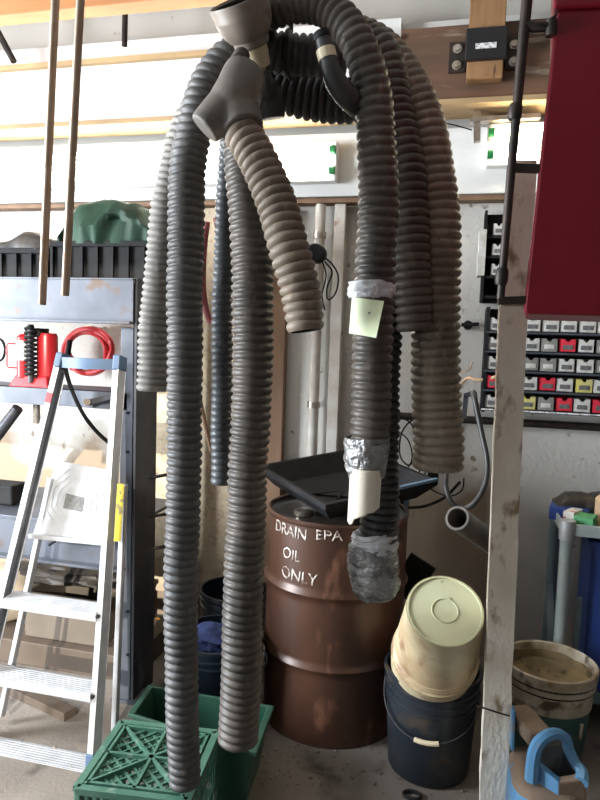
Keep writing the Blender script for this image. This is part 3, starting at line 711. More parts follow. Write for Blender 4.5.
# ================================================================== WALL-HUNG small things at left
pa, _ = spline([P(207, 222, 3.1), P(204, 250, 3.1), P(203, 285, 3.1), P(206, 310, 3.1), P(212, 322, 3.1), P(219, 310, 3.1), P(221, 280, 3.1), P(220, 240, 3.1), P(216, 218, 3.1)], .015)
tag(MB().tube(pa, .016, 12, closed=False).build('rubber_hose', 'pinkhose'), 'faded red hose loop on the wall behind the slim hose', 'hose')
a, b = P(192, 366, 3.12), P(211, 451, 3.12)
t = thing('hand_tool', b, 'brown handled tool hanging on the chipboard behind the long hose', 'tool')
MB().tube([a, a.lerp(b, .5), b], [.016, .013, .009], 10).build('handle', 'studwood', t)
MB().lathe([(0, -.012), (.035, -.012), (.038, 0), (.035, .012), (0, .012)], P(196, 374, 3.12), V((0, 1, 0)), 20).build('head', 'pinkhose', t)

# red air hose coil on the wall
t = thing('air_hose', P(87, 352, 3.1), 'coil of red air hose hung on the wall above the ladder', 'air hose')
for i in range(7):
    cx, cy = 88+random.uniform(-4, 4), 350+random.uniform(-3, 3); rx = 22+random.uniform(-3, 3); ry = 21+random.uniform(-2, 2)
    pts = [P(cx+rx*math.cos(2*PI*k/28), cy+ry*math.sin(2*PI*k/28), 3.16-.022*(i % 4)+.01*math.sin(k+i)) for k in range(28)]
    MB().tube(pts, .0125, 10, closed=True).build('loop', 'redhose', t)
a = P(86, 329, 3.15); MB().cyl(a, a+V((0, .14, 0)), .015, 10).build('peg', 'chrome', t)
a, b = P(70, 340, 3.05), P(66, 366, 3.05); MB().cyl(a, b, .014, 10).build('coupler', 'black', t)
pa, _ = spline([P(64, 362, 2.32), P(70, 385, 2.36), P(82, 412, 2.40), P(97, 432, 2.5), P(113, 446, 2.6)], .015)
tag(MB().tube(pa, .0085, 8).build('electric_cable', 'black'), 'black cable drooping behind the ladder rails', 'cable')
pa = [P(-1+6*math.cos(2*PI*k/20), 350+11*math.sin(2*PI*k/20), 3.1) for k in range(20)]
tag(MB().tube(pa, .007, 8, closed=True).build('wire_loop', 'black'), 'small black wire loop on the wall at the left edge', 'wire')
a, b = P(-12, 448, 2.6), P(18, 408, 2.6)
tag(MB().cyl(a, b, .026, 14).build('black_pipe', 'steel_dark'), 'slanted black pipe below the steel rail at the left edge', 'pipe')

# ================================================================== STEEL SHELF FRAME
Ys = 2.4
sf = thing('steel_shelf', (-1.3, 2.5, 0), 'galvanized steel shelf frame standing on the left behind the ladder', 'shelf')
xr_ = P(133, 300, Ys).x; xl_ = -2.9
zt, zb = 1.797, 1.612
MB().box(((xl_+xr_)/2, Ys+.004, (zt+zb)/2), (xr_-xl_, .008, zt-zb)).box(((xl_+xr_)/2, Ys-.008, zb+.006), (xr_-xl_, .04, .012)).box(((xl_+xr_)/2, Ys+.02, zt-.004), (xr_-xl_, .05, .008)).build('top_beam', 'steel', sf, bevel=.002)
MB().box(((xl_+xr_)/2, Ys+.35, zt-.012), (xr_-xl_, .68, .02)).build('top_board', 'steel_dark', sf)
# perforated front post
pxl = P(119, 500, Ys+.02); pxr = P(132.5, 500, Ys+.02)
ppw = pxr.x-pxl.x; pcx = (pxl.x+pxr.x)/2
mb = MB().box((pcx, Ys+.035, .80), (ppw, .02, 1.60)); mb.build('post', 'steel', sf, bevel=.002)
MB().box((pcx+ppw/2+.001, Ys+.12, .90), (.016, .19, 1.80)).build('side_plate', 'steel_dark', sf)
MB().box((pcx, Ys+.07, .01), (ppw+.05, .12, .012)).build('foot', 'steel', sf)
for y in (413, 452, 492, 612, 655):
    a = P(127, y, Ys+.02); MB().cyl(a+V((0, .0, 0)), a+V((0, .012, 0)), .006, 10).build('slot', 'black', sf)
for y in (478, 517, 549):
    a = P(150, y, Ys+.06); MB().cyl(a, a+V((.075, 0, .02)), .007, 8).build('pin', 'blackmetal', sf)
# mid rail
z1, z2 = P(60, 390, Ys).z, P(60, 407, Ys).z
MB().box(((xl_+pcx)/2, Ys+.05, (z1+z2)/2), (pcx-xl_, .05, z1-z2)).box(((xl_+pcx)/2, Ys+.16, z1-.004), (pcx-xl_, .26, .008)).build('middle_rail', 'steel', sf, bevel=.002)
# brace
MB().bar(P(87, 403, Ys+.0), P(117, 395, Ys+.0), .025, .022).build('brace', 'steel_dark', sf)
MB().cyl(P(87, 402, Ys-.03), P(87, 402, Ys+.03), .014, 12).build('brace_pivot', 'chrome', sf)
# lower channel shelf
z1, z2 = P(60, 524, Ys).z, P(60, 563, Ys).z
MB().box(((xl_+pcx)/2, Ys+.03, (z1+z2)/2), (pcx-xl_, .008, z1-z2)).box(((xl_+pcx)/2, Ys+.01, z2), (pcx-xl_, .05, .012)).box(((xl_+pcx)/2, Ys+.28, z1), (pcx-xl_, .52, .014)).build('lower_channel', 'steel', sf, bevel=.002)
# far posts by the wall
MB().box((pcx-.02, 3.2, .9), (.04, .04, 1.8)).build('post', 'steel', sf)
MB().box((pcx-.01, 2.82, zt-.05), (.012, .76, .05)).build('side_arm', 'steel_dark', sf)
# stuff on the lower channel
z1t = z1+.008
a = P(-2, 498, 2.55)
tag(MB().box((a.x-.02, 2.6, z1t+.05), (.2, .12, .09)).build('toolbox', 'black', bevel=.008), 'flat black box on the lower steel channel at the left edge', 'box')
# sparkplug-like fitting under platform
a, b = P(49, 545, 2.38), P(66, 534, 2.38)
t = thing('tap_fitting', a, 'small silver and black fitting hooked on the channel behind the ladder', 'fitting')
MB().cyl(a, a.lerp(b, .55), .006, 8).build('stem', 'black', t); MB().cyl(a.lerp(b, .5), b, .014, 10).build('body', 'alu', t)

# crates and canvas on the top shelf
def crate(x0_, x1_, y0_, y1_, z0_, z1_, name, m, label, cat, slats=True):
    t = thing(name, ((x0_+x1_)/2, (y0_+y1_)/2, z0_), label, cat)
    w, d, h = x1_-x0_, y1_-y0_, z1_-z0_; cx, cy = (x0_+x1_)/2, (y0_+y1_)/2
    mb = MB().box((cx, cy, z0_+.005), (w, d, .01))
    for sx in (-1, 1): mb.box((cx+sx*(w/2-.006), cy, z0_+h/2), (.012, d, h))
    for sy in (-1, 1): mb.box((cx, cy+sy*(d/2-.006), z0_+h/2), (w, .012, h))
    mb.build('body', m, t, bevel=.004)
    mr = MB()
    for sy in (-1, 1): mr.box((cx, cy+sy*d/2, z1_-.012), (w+.03, .022, .024))
    for sx in (-1, 1): mr.box((cx+sx*w/2, cy, z1_-.012), (.022, d, .024))
    mr.build('rim', m, t, bevel=.004)
    if slats:
        k = max(3, int(w/.07))
        for i in range(k+1): MB().box((x0_+w*i/k, y0_-.006, z0_+h/2-.01), (.012, .014, h-.03)).build('rib', m, t)
    return t
ztop_ = zt+.0
a0, a1 = P(60, 260, 2.55).x, P(150, 260, 2.55).x
crate(a0, a1, 2.5, 2.9, ztop_, P(100, 241, 2.5).z, 'plastic_crate', 'black', 'ribbed black crate on the steel shelf under the green canvas', 'crate')
a2 = P(-60, 260, 2.55).x
crate(a2, a0-.03, 2.5, 2.9, ztop_, P(30, 248, 2.5).z, 'plastic_crate', 'black', 'black crate at the left end of the steel shelf', 'crate')
# humped black sheet on left crate
def drape(px0, px1, ybase, prof, Y0, depth_, name, m, label, cat, seed=0, rough=.012):
    mb = MB(); nx, ny = 40, 14; vs = []
    for i in range(nx+1):
        k = i/nx; px = px0+(px1-px0)*k
        top = None
        for (ka, ya), (kb, yb_) in zip(prof, prof[1:]):
            if ka <= k <= kb: top = ya+(yb_-ya)*(k-ka)/(kb-ka); break
        pb = P(px, ybase, Y0); pt_ = P(px, top, Y0+depth_*.5)
        for j in range(ny+1):
            q = j/ny*PI; zf = math.sin(q)**.55
            yy = Y0+depth_*(1-math.cos(q))/2
            v = V((pb.x*yy/Y0 if False else pb.x, yy, pb.z+(pt_.z-pb.z)*zf))
            nn = noise.fractal(V((v.x*9, v.y*9, v.z*9+seed)), 1, 2, 3)
            vs.append(v+V((0, nn*rough*1.5, nn*rough if 0 < j < ny else 0)))
    fs = [(i*(ny+1)+j, (i+1)*(ny+1)+j, (i+1)*(ny+1)+j+1, i*(ny+1)+j+1) for i in range(nx) for j in range(ny)]
    vs_end = []
    mb.add(vs, fs, True)
    mb.add([vs[j] for j in range(ny+1)], [tuple(range(ny+1))[::-1]]); mb.add([vs[nx*(ny+1)+j] for j in range(ny+1)], [tuple(range(ny+1))])
    o = mb.build(name, m); return tag(o, label, cat)
drape(-20, 58, 250, [(0, 246), (.35, 240), (.48, 232), (.62, 234), (.85, 240), (1, 247)], 2.5, .35, 'black_sheet', 'darkcloth', 'black plastic sheet heaped in the left crate', 'sheet', 1)
drape(58, 154, 244, [(0, 236), (.06, 214), (.13, 204), (.5, 202), (.66, 205), (.82, 215), (.95, 227), (1, 241)], 2.5, .36, 'canvas_cover', 'greenbag', 'dark green canvas cover heaped over the black crate', 'cover', 2, .035)

# bottle jack on the mid rail
zj = P(60, 390, Ys).z
def jx(px): return P(px, 380, Ys+.1).x
Yj = Ys+.1
t = thing('bottle_jack', (jx(34), Yj, zj), 'red bottle jack standing on the steel rail behind the ladder', 'jack')
k_ = depth(P(35, 380, Yj))/FPX
MB().add([V(v) for v in [(jx(17), Yj-.06, zj), (jx(56), Yj-.06, zj), (jx(56), Yj+.06, zj), (jx(17), Yj+.06, zj), (jx(21), Yj-.04, zj+.05), (jx(52), Yj-.04, zj+.05), (jx(52), Yj+.04, zj+.05), (jx(21), Yj+.04, zj+.05)]],
         [(3, 2, 1, 0), (4, 5, 6, 7), (0, 1, 5, 4), (1, 2, 6, 5), (2, 3, 7, 6), (3, 0, 4, 7)]).build('base', 'red', t, bevel=.006)
zt_j = P(27, 334, Yj).z
MB().lathe([(0, 0), (7*k_, 0), (7*k_, zt_j-zj-.055), (6*k_, zt_j-zj-.05), (3*k_, zt_j-zj-.04), (0, zt_j-zj-.04)], (jx(27), Yj-.02, zj+.04), n=24).build('pump_cylinder', 'red', t)
MB().lathe([(7.3*k_, 0), (7.3*k_, .085)], (jx(27), Yj-.02, zj+.115), n=24).build('label', 'labelwhite', t)
MB().lathe([(0, 0), (10*k_, 0), (10*k_, .2), (8.5*k_, .215), (0, .215)], (jx(46), Yj+.01, zj+.02), n=28).build('main_cylinder', 'red', t)
# spring: helix
pts = []
for i in range(220):
    a_ = i/220*2*PI*11; pts.append(V((jx(38)+.022*math.cos(a_), Yj-.05+.022*math.sin(a_), zj+.045+.215*i/220)))
MB().tube(pts, .006, 6).build('spring', 'black', t)
MB().cyl((jx(38), Yj-.05, zj+.02), (jx(38), Yj-.05, zj+.27), .013, 12).build('pump_rod', 'steel_dark', t)
h0 = [V((jx(23), Yj-.03, zj+.185)), V((jx(13), Yj-.03, zj+.185)), V((jx(11.5), Yj-.03, zj+.175)), V((jx(11.5), Yj-.03, zj+.09)), V((jx(13), Yj-.03, zj+.08)), V((jx(23), Yj-.03, zj+.08))]
MB().tube(h0, .004, 8).build('handle', 'red', t)
MB().cyl((jx(37), Yj-.0, zj+.22), (jx(37), Yj-.0, zj+.255), .05, 16).build('saddle', 'blackmetal', t)
a = P(35.5, 407, Ys+.1); b = P(35.5, 423, Ys+.1)
MB().tube([a+V((0, 0, .02)), a.lerp(b, .6), a.lerp(b, .62), b], [.022, .022, .026, .026], 18).build('ram', 'chrome', t)

# ================================================================== LADDER (folded, leaning on the shelf)
LR = [P(120, 362, 2.33), P(103.5, 613, 2.13)]; LL = [P(62, 362, 2.33), P(5, 597, 2.13)]
def rail_pt(L, z): return L[0]+(L[1]-L[0])*((z-L[0].z)/(L[1].z-L[0].z))
lad = thing('step_ladder', rail_pt(LR, 0).lerp(rail_pt(LL, 0), .5), 'aluminium step ladder with blue top leaning on the steel shelf', 'ladder')
tl_ = (LR[0]-LR[1]).normalized()
fw = V((0, 1, 0)); fw = (fw-tl_*fw.dot(tl_)).normalized()
zcap = LR[0].z-.03
for s, L in ((1, LR), (-1, LL)):
    a, b = rail_pt(L, 0), rail_pt(L, zcap)
    tt = (b-a).normalized(); sx = V((1, 0, 0)); 
    # C channel: web plate + two flanges
    mb = MB()
    c = s*.010
    mb.bar(a+V((c, 0, 0)), b+V((c, 0, 0)), .003, .062, fw)
    mb.bar(a+V((0, -.029, 0)), b+V((0, -.029, 0)), .024, .004, fw)
    mb.bar(a+V((0, .029, 0)), b+V((0, .029, 0)), .024, .004, fw)
    mb.build('rail', 'alu', lad, bevel=.001)
    MB().bar(b-tt*.005, b+tt*.055, .030, .066, fw).build('rail_cap', 'bluecap', lad, bevel=.006)
    MB().bar(a, a+tt*.05, .03, .07, fw).build('foot', 'bluecap', lad, bevel=.004)
    # rear leg, folded close behind
    o_ = V((.012 if s > 0 else .03, .075, 0))
    a2_, b2_ = rail_pt(L, .03)+o_+V((0, .05, 0)), rail_pt(L, .98)+o_
    MB().bar(a2_, b2_, .020, .028, fw).build('rear_leg', 'alu', lad, bevel=.003)
# steps
def rail_z(L, py):
    best = None
    for k in range(0, 1400):
        w_q = rail_pt(L, k/1000)-V((0, 0, H)); y_ = 400-FPX*w_q.dot(Uv)/w_q.dot(Fv)
        if best is None or abs(y_-py) < best[0]: best = (abs(y_-py), k/1000)
    return best[1]
for z in [rail_z(LR, y_) for y_ in (609, 688, 765)]:
    a, b = rail_pt(LL, z), rail_pt(LR, z)
    mb = MB().box(((a.x+b.x)/2, (a.y+b.y)/2+.005, z-.002), (b.x-a.x-.012, .095, .004))
    mb.box(((a.x+b.x)/2, (a.y+b.y)/2-.043, z-.016), (b.x-a.x-.012, .004, .032)).box(((a.x+b.x)/2, (a.y+b.y)/2+.05, z-.012), (b.x-a.x-.012, .004, .024))
    for i in range(7): mb.box(((a.x+b.x)/2, (a.y+b.y)/2-.036+.0125*i, z+.001), (b.x-a.x-.016, .004, .002))
    mb.build('step', 'alu', lad, bevel=.0008)
    for s, e in ((1, b), (-1, a)):
        p = e+V((-s*.0, -.048, -.012)); MB().cyl(p, p+V((0, .01, 0)), .007, 8).build('rivet', 'black', lad)
# folded platform with embossed nested squares
pb0, pb1 = rail_pt(LL, P(33, 535, 2.2).z), rail_pt(LR, P(106, 540, 2.2).z)
p0, p1 = P(33, 534, 2.25), P(106, 541, 2.25); p3, p2 = P(50, 459, 2.33), P(110, 470, 2.33)
ux = (p1-p0); uz = (p3-p0+p2-p1)/2; nrm = ux.cross(uz).normalized()
if nrm.y > 0: nrm = -nrm
mb = MB()
def pq(u, v, h=0): return p0.lerp(p1, u).lerp(p3.lerp(p2, u), v)+nrm*h
c0 = [(.0, .0), (1, 0), (1, .92), (.94, 1), (.2, 1), (.1, .93), (.06, .6)]
mb.prism([pq(u, v) for u, v in c0], -nrm*.02)
pl_ = mb.build('platform', 'alu', lad, bevel=.003)
mr = MB()
for q in (.17, .25, .33, .41):
    # octagon-like embossed ridge
    k = .38
    oc = [(.5-q, .5-q*k), (.5-q*k, .5-q), (.5+q*k, .5-q), (.5+q, .5-q*k), (.5+q, .5+q*k), (.5+q*k, .5+q), (.5-q*k, .5+q), (.5-q, .5+q*k)]
    for i in range(8):
        a, b = oc[i], oc[(i+1) % 8]; mr.bar(pq(*a, .0015), pq(*b, .0015), .004, .004, nrm)
mr.build('embossing', 'alu', pl_)
MB().prism([pq(*uv, .0035) for uv in ((.36, .38), (.64, .36), (.65, .56), (.37, .58))], nrm*.001).build('maker_label', 'greylabel', lad)
MB().bar(p0-nrm*-.0+V((-.01, -.01, -.005)), p1+V((.01, -.01, -.005)), .02, .018).build('platform_edge', 'alu', lad, bevel=.002)
# yellow sticker on the right rear leg
a = rail_pt(LR, P(113, 482, 2.25).z)+V((.028, -.022, 0)); b = rail_pt(LR, P(111, 535, 2.25).z)+V((.028, -.022, 0))
MB().prism([a+V((-.004, .02, 0)), a+V((.022, .025, 0)), b+V((.022, .025, 0)), b+V((-.004, .02, 0))], (0, .002, 0)).build('warning_sticker', 'yellow', lad)
# red clamp sticker on left rail
a = rail_pt(LL, P(55, 392, 2.3).z); b = rail_pt(LL, P(52, 402, 2.3).z)
MB().bar(a+V((0, -.031, 0)), b+V((0, -.031, 0)), .025, .003, fw).build('red_sticker', 'red', lad)
# bowed blue top bar
a, b = rail_pt(LL, zcap+.02), rail_pt(LR, zcap+.02); pts = []
mb = MB(); n = 16; vs = []
for i in range(n+1):
    k = i/n; c = a.lerp(b, k)+V((0, -.02-.035*math.sin(k*PI), 0)); 
    for dy, dz in ((0, -.021), (.014, -.021), (.014, .021), (0, .021)): vs.append(c+V((0, dy, dz)))
fs = [(i*4+j, (i+1)*4+j, (i+1)*4+(j+1) % 4, i*4+(j+1) % 4) for i in range(n) for j in range(4)]+[(0, 1, 2, 3), (n*4+3, n*4+2, n*4+1, n*4)]
mb.add(vs, fs, True).build('top_bar', 'bluecap', lad, merge=True)

# ---- things under the shelf
a = P(60, 660, 2.5)
crate(P(22, 660, 2.6).x, P(100, 660, 2.6).x, 2.62, 2.95, .12, .34, 'storage_box', 'beigebox_shaded', 'beige storage box on a plank behind the lowest ladder steps', 'box', slats=False)
tag(MB().box((-1.9, 2.78, .06), (1.1, .42, .115)).build('wooden_plinth', 'brownboard_shaded', bevel=.005), 'low brown wooden plinth on the floor carrying the beige box', 'plinth')
def lump(c, d, m, name, label, cat, seed=0, amp=.25):
    mb = MB(); n1, n2 = 18, 28; vs = []
    for i in range(n1+1):
        th = PI*i/n1
        for k in range(n2):
            ph = 2*PI*k/n2; v = V((math.sin(th)*math.cos(ph), math.sin(th)*math.sin(ph), math.cos(th)))
            f = 1+amp*noise.fractal(v*2.2+V((seed, 0, 0)), 1, 2, 3)
            vs.append(V((c[0]+v.x*d[0]/2*f, c[1]+v.y*d[1]/2*f, max(c[2]-d[2]/2, c[2]+v.z*d[2]/2*f))))
    fs = [(i*n2+k, (i+1)*n2+k, (i+1)*n2+(k+1) % n2, i*n2+(k+1) % n2) for i in range(n1) for k in range(n2)]
    return tag(mb.add(vs, fs, True).build(name, m), label, cat)
lump((P(65, 620, 2.75).x, 2.78, .40), (.52, .26, .12), 'darkcloth', 'plastic_bag', 'crumpled black bag lying on the beige storage box', 'bag', 1, .3)
lump((P(0, 615, 2.7).x, 2.75, .26), (.28, .3, .28), 'beigecloth', 'cloth_sack', 'beige sack at the left edge below the steel channel', 'sack', 3, .12)
a, b = P(30, 598, 2.98), P(118, 562, 2.98)
tag(MB().bar(a+V((0, 0, .0)), b, .02, .20, V((0, 0, 1))).build('brown_board', 'brownboard_shaded'), 'brown board leaning in the shade under the steel channel', 'board')
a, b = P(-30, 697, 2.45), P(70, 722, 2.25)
tag(MB().bar(V((a.x, a.y, .02)), V((b.x, b.y, .02)), .06, .035).build('wooden_plank', 'brownboard_shaded', bevel=.002), 'narrow wooden plank lying on the floor behind the ladder foot', 'plank')
a = P(157, 632, 3.0)
tag(MB().lathe([(0, 0), (.03, .003), (.045, .03), (.045, .07), (.03, .1), (.015, .108), (.015, .12), (0, .12)], (a.x, 3.0, a.z-.05), n=24).build('orange_jar', 'orange'), 'small round orange container behind the steel post', 'container')
tag(MB().box((a.x+.02, 3.02, (a.z-.05)/2), (.22, .2, a.z-.052)).build('dark_box', 'darkcloth', bevel=.005), 'dark box on the floor under the orange container', 'box')

# ================================================================== DRUM
dc = V((-.455, 2.645, 0)); Rd = .29
prof = [(0, .012), (Rd-.012, .012), (Rd-.010, 0), (Rd, 0), (Rd+.004, .006), (Rd, .016), (Rd, .27)]
def hoop(z): return [(Rd, z-.022), (Rd+.006, z-.012), (Rd+.012, z), (Rd+.006, z+.012), (Rd, z+.022)]
prof += hoop(.31)+[(Rd, .34), (Rd, .56)]+hoop(.60)+[(Rd, .63), (Rd, .862), (Rd+.005, .868), (Rd+.006, .878), (Rd, .884), (Rd-.009, .882), (Rd-.011, .866)]
dr = thing('oil_drum', dc, 'rust brown steel drum with white lettering standing under the hoses', 'drum')
MB().lathe(prof, dc, n=96).build('barrel', 'drum', dr)
MB().lathe([(Rd-.011, .868), (Rd-.02, .862), (.2, .866), (0, .868)], dc, n=64).build('lid', 'drumtop', dr)
MB().lathe([(0, .868), (.04, .868), (.04, .885), (.03, .89), (0, .89)], dc+V((-.12, -.12, 0)), n=24).build('bung_cap', 'chrome', dr)
cv = V((-dc.x, -dc.y, 0)); base_ang = math.atan2(cv.y, cv.x)
def wrap_text(body, px, py, size, tilt=0, spread=1.0):
    """hand painted letters laid on the curved drum side, text centre seen at px,py"""
    # angle of the point on the drum seen at px
    best = None
    for k in range(-80, 81):
        an = base_ang+math.radians(k); q = dc+V((math.cos(an)*Rd, math.sin(an)*Rd, .7))
        w = q-V((0, 0, H)); sx_ = 300+FPX*w.dot(Rv)/w.dot(Fv)
        if best is None or abs(sx_-px) < best[0]: best = (abs(sx_-px), an, q)
    an0 = best[1]; q = best[2]
    zc = None
    for zi in range(300, 860):
        w = V((q.x, q.y, zi/1000))-V((0, 0, H)); sy_ = 400-FPX*w.dot(Uv)/w.dot(Fv)
        if zc is None or abs(sy_-py) < zc[0]: zc = (abs(sy_-py), zi/1000)
    zc = zc[1]
    cu = bpy.data.curves.new('t', 'FONT'); cu.body = body; cu.size = size; cu.align_x = 'CENTER'; cu.align_y = 'CENTER'; cu.offset = .0004; cu.resolution_u = 6
    to = bpy.data.objects.new('t', cu); COL.objects.link(to); dg = bpy.context.evaluated_depsgraph_get(); dg.update()
    me = bpy.data.meshes.new_from_object(to.evaluated_get(dg)); bpy.data.objects.remove(to)
    bm = bmesh.new(); bm.from_mesh(me)
    bmesh.ops.triangulate(bm, faces=bm.faces)
    bmesh.ops.subdivide_edges(bm, edges=bm.edges[:], cuts=1, use_grid_fill=True)
    r = bmesh.ops.extrude_face_region(bm, geom=bm.faces[:])
    for v in bm.verts: v.co.z = 0
    for g in r['geom']:
        if isinstance(g, bmesh.types.BMVert): g.co.z = 1
    for v in bm.verts:
        x, y = v.co.x*spread, v.co.y
        x += .0035*noise.noise(V((x*40, y*40, len(body)))); y += .0035*noise.noise(V((x*40, y*40, 9)))
        x2 = x*math.cos(tilt)-y*math.sin(tilt); y2 = x*math.sin(tilt)+y*math.cos(tilt)
        an = an0+x2/Rd; rr = Rd+.0004+.0012*v.co.z
        v.co = V((dc.x+math.cos(an)*rr, dc.y+math.sin(an)*rr, zc+y2))-dc
    bmesh.ops.recalc_face_normals(bm, faces=bm.faces)
    bm.to_mesh(me); bm.free(); me.materials.clear(); me.materials.append(mt['paintwhite'])
    o = mkobj('painted_lettering', me, dr); return o
wrap_text('DRAIN', 288, 531, .062, -.04, .92)
wrap_text('EPA', 328, 536, .052, .02, 1.2)
wrap_text('OIL', 291, 555, .064, -.05, .9)
wrap_text('ONLY', 298, 577, .066, -.03, .95)

# drain pan on the drum
zp = 1.0
A, B, C_, D_ = P(250, 468, 2.62), P(330, 446, 3.0), P(424, 472, 2.86), P(338, 499, 2.45)
A, B, C_, D_ = [PZ(*q, zp) for q in ((263, 464), (322, 449), (424, 470), (338, 497))]
# make it a true 0.62 x 0.55 rectangle seen at an angle
ctr = V((-.44, 2.69, 1.022)); e1 = V((.70, -.71, 0)).normalized(); e2 = V((-e1.y, e1.x, 0))
def rect(hw, hl, z): return [ctr+e1*sx*hw+e2*sy*hl+V((0, 0, z+.13*(e1*sx*hw+e2*sy*hl).y)) for sx, sy in ((-1, -1), (1, -1), (1, 1), (-1, 1))]
pan = thing('drain_pan', ctr+V((0, 0, -.11)), 'large black square drain pan resting on top of the brown drum', 'pan')
o_, i_, b_, bo = rect(.275, .275, .0), rect(.255, .255, .0), rect(.2, .2, -.075), rect(.215, .215, -.085)
lipo = rect(.275, .275, -.022)
vs = lipo+o_+i_+b_
fs = [(k+4*l, (k+1) % 4+4*l, (k+1) % 4+4*l+4, k+4*l+4) for l in range(3) for k in range(4)]+[(12, 13, 14, 15)]
n0 = len(vs); vs2 = vs+bo; fs2 = fs+[(k, n0+k, n0+(k+1) % 4, (k+1) % 4) for k in range(4)]+[(n0+3, n0+2, n0+1, n0)]
MB().add(vs2, fs2).build('tray', 'panblack', pan, bevel=.004)
MB().lathe([(.06, -.11), (.075, -.095), (0, -.093)], ctr, n=24)
MB().cyl(ctr+V((0, 0, -.125)), ctr+V((0, 0, -.09)), .05, 24).build('drain_spout', 'black', pan)
q = rect(.277, .277, .004)
MB().bar(q[1].lerp(q[2], .45), q[1].lerp(q[2], .98), .02, .012).build('blue_edge_strip', 'strutblue', pan, bevel=.002)
for u, v in ((.5, .0), (.0, .5)): pass
fun = MB(); 
for k in range(8):
    a_ = 2*PI*k/8; fun.bar(ctr+V((0, 0, -.08)), ctr+V((math.cos(a_)*.16, math.sin(a_)*.16, -.08)), .008, .006)
fun.build('drain_grate', 'black', pan)
# wedge under pan so it sits on the lid
MB().box(ctr+V((0, 0, -.117)), (.2, .2, .074)).build('spacer', 'black', pan)

# ================================================================== BUCKETS
def bucket(name, c, r0, r1, h, m, label, cat, axis=V((0, 0, 1)), ribs=(.8, .88), wall=.004, closed_bottom=True, parts=None):
    t = thing(name, c, label, cat)
    p = [(0, 0), (r0*.9, 0), (r0*.93, .004), (r0*.97, .004), (r0, .012)]
    def rr(z): return r0+(r1-r0)*z/h
    for q in sorted(ribs): p += [(rr(q*h-.006), q*h-.006), (rr(q*h)+.006, q*h-.004), (rr(q*h)+.006, q*h+.002), (rr(q*h), q*h+.005)]
    p += [(rr(h-.012), h-.014), (r1+.007, h-.012), (r1+.007, h), (r1-wall, h), (rr(h*.5)-wall, h*.5), (r0-wall, .02), (0, .016)]
    MB().lathe(p, c, axis, 64).build('body', m, t)
    return t
def bail(t, c, r, z, drop, ang, m='steel_dark', gm='cream', axis=None):
    """wire handle hanging against the bucket side, its grip at angle ang"""
    pts = []; 
    for i in range(41):
        k = i/40; th = ang-PI/2+PI*k; zz = z-drop*math.sin(PI*k)**.8
        rr = r+.012+.006*math.sin(PI*k); pts.append(V(c)+V((math.cos(th)*rr, math.sin(th)*rr, zz)))
    h_ = MB().tube(pts, .0028, 8).build('wire_handle', m, t)
    MB().tube(pts[17:24], .009, 10).build('grip', gm, h_)
    for p in (pts[0], pts[-1]):
        MB().cyl(p, V(c)+V((p.x-c[0], p.y-c[1], 0)).normalized()*(r-.002)+V((0, 0, p.z)), .013, 12).build('handle_ear', m, t)
bc = V((-.03, 2.38, 0))
t = bucket('black_bucket', bc, .150, .172, .385, 'blackbucket', 'black bucket with wire handle, the upturned cream bucket stuck in it', 'bucket', ribs=(.72, .80, .88))
bail(t, bc, .162, .31, .12, math.atan2(-bc.y, -bc.x)-.05)
# cream bucket upside down, tilted toward the viewer
disc = P(445, 610, 2.09); rimc = V((bc.x-.006, bc.y-.008, .375))
axc = (rimc-disc).normalized(); hc = (rimc-disc).length
t = thing('cream_bucket', disc, 'dirty cream bucket turned upside down and tilted in the black bucket', 'bucket')
rb0 = 38.5*depth(disc)/FPX; rb1 = .158
def rc(z): return rb0+(rb1-rb0)*z/hc
pr = [(rb0*.97, .003), (rb0, .0), (rb0+.001, .01)]
for q in (.62, .66): pr += [(rc(q*hc), q*hc-.004), (rc(q*hc)+.004, q*hc), (rc(q*hc), q*hc+.004)]
pr += [(rc(.70*hc), .70*hc), (rc(.70*hc)+.007, .705*hc), (rc(hc)-.010, .97*hc), (rb1-.016, hc), (rb1-.024, hc), (rb0-.008, .02), (0, .02)]
MB().lathe(pr, disc, axc, 64).build('body', 'creambucket', t)
bt = MB().lathe([(0, .004), (rb0*.32, .004), (rb0*.325, .0015), (rb0*.345, .0015), (rb0*.35, .004), (rb0*.925, .004), (rb0*.935, -.001), (rb0*.975, -.001), (rb0*.985, .003), (rb0*.985, .006)], disc, axc, 64).build('bottom', 'creambottom', t)
lump_c = None
# paint bucket right
wc = V((.405, 2.58, 0)); wr = .165; wh = .375
t = thing('paint_bucket', wc, 'open teal bucket with a dirty white collar and brown sludge inside, right of the post', 'bucket')
def rw(z): return .138+(wr-.138)*z/wh
MB().lathe([(0, 0), (.13, 0), (.138, .01), (rw(.235), .235)], wc, n=64).build('body', 'tealbucket', t)
MB().lathe([(rw(.23), .228), (rw(.23)+.004, .23), (rw(.31)+.004, .30), (rw(.31)+.001, .302), (rw(.31)+.001, .306), (rw(.32)+.009, .308), (rw(.33)+.009, .326), (rw(.33)+.001, .328), (rw(.33)+.001, .333), (wr+.008, .335), (wr+.010, .35), (wr+.010, .372), (wr+.004, .376), (wr-.004, .372), (wr-.006, .34), (rw(.28)-.006, .28)], wc, n=64).build('collar', 'dirtywhite', t)
for z in (.304, .331): MB().lathe([(rw(z)+.0025, z-.0035), (rw(z)+.0065, z-.0035), (rw(z)+.0065, z+.0035), (rw(z)+.0025, z+.0035)], wc, n=64).build('seam', 'black', t)
mb = MB().lathe([(rw(.33)-.006, .345), (rw(.30)-.007, .31), (.12, .285), (.06, .275), (0, .272)], wc, n=64)
mb.v = [v+V((0, 0, .010*noise.fractal(v*14, 1, 2, 4))) for v in mb.v]
mb.build('sludge', 'sludge', t)
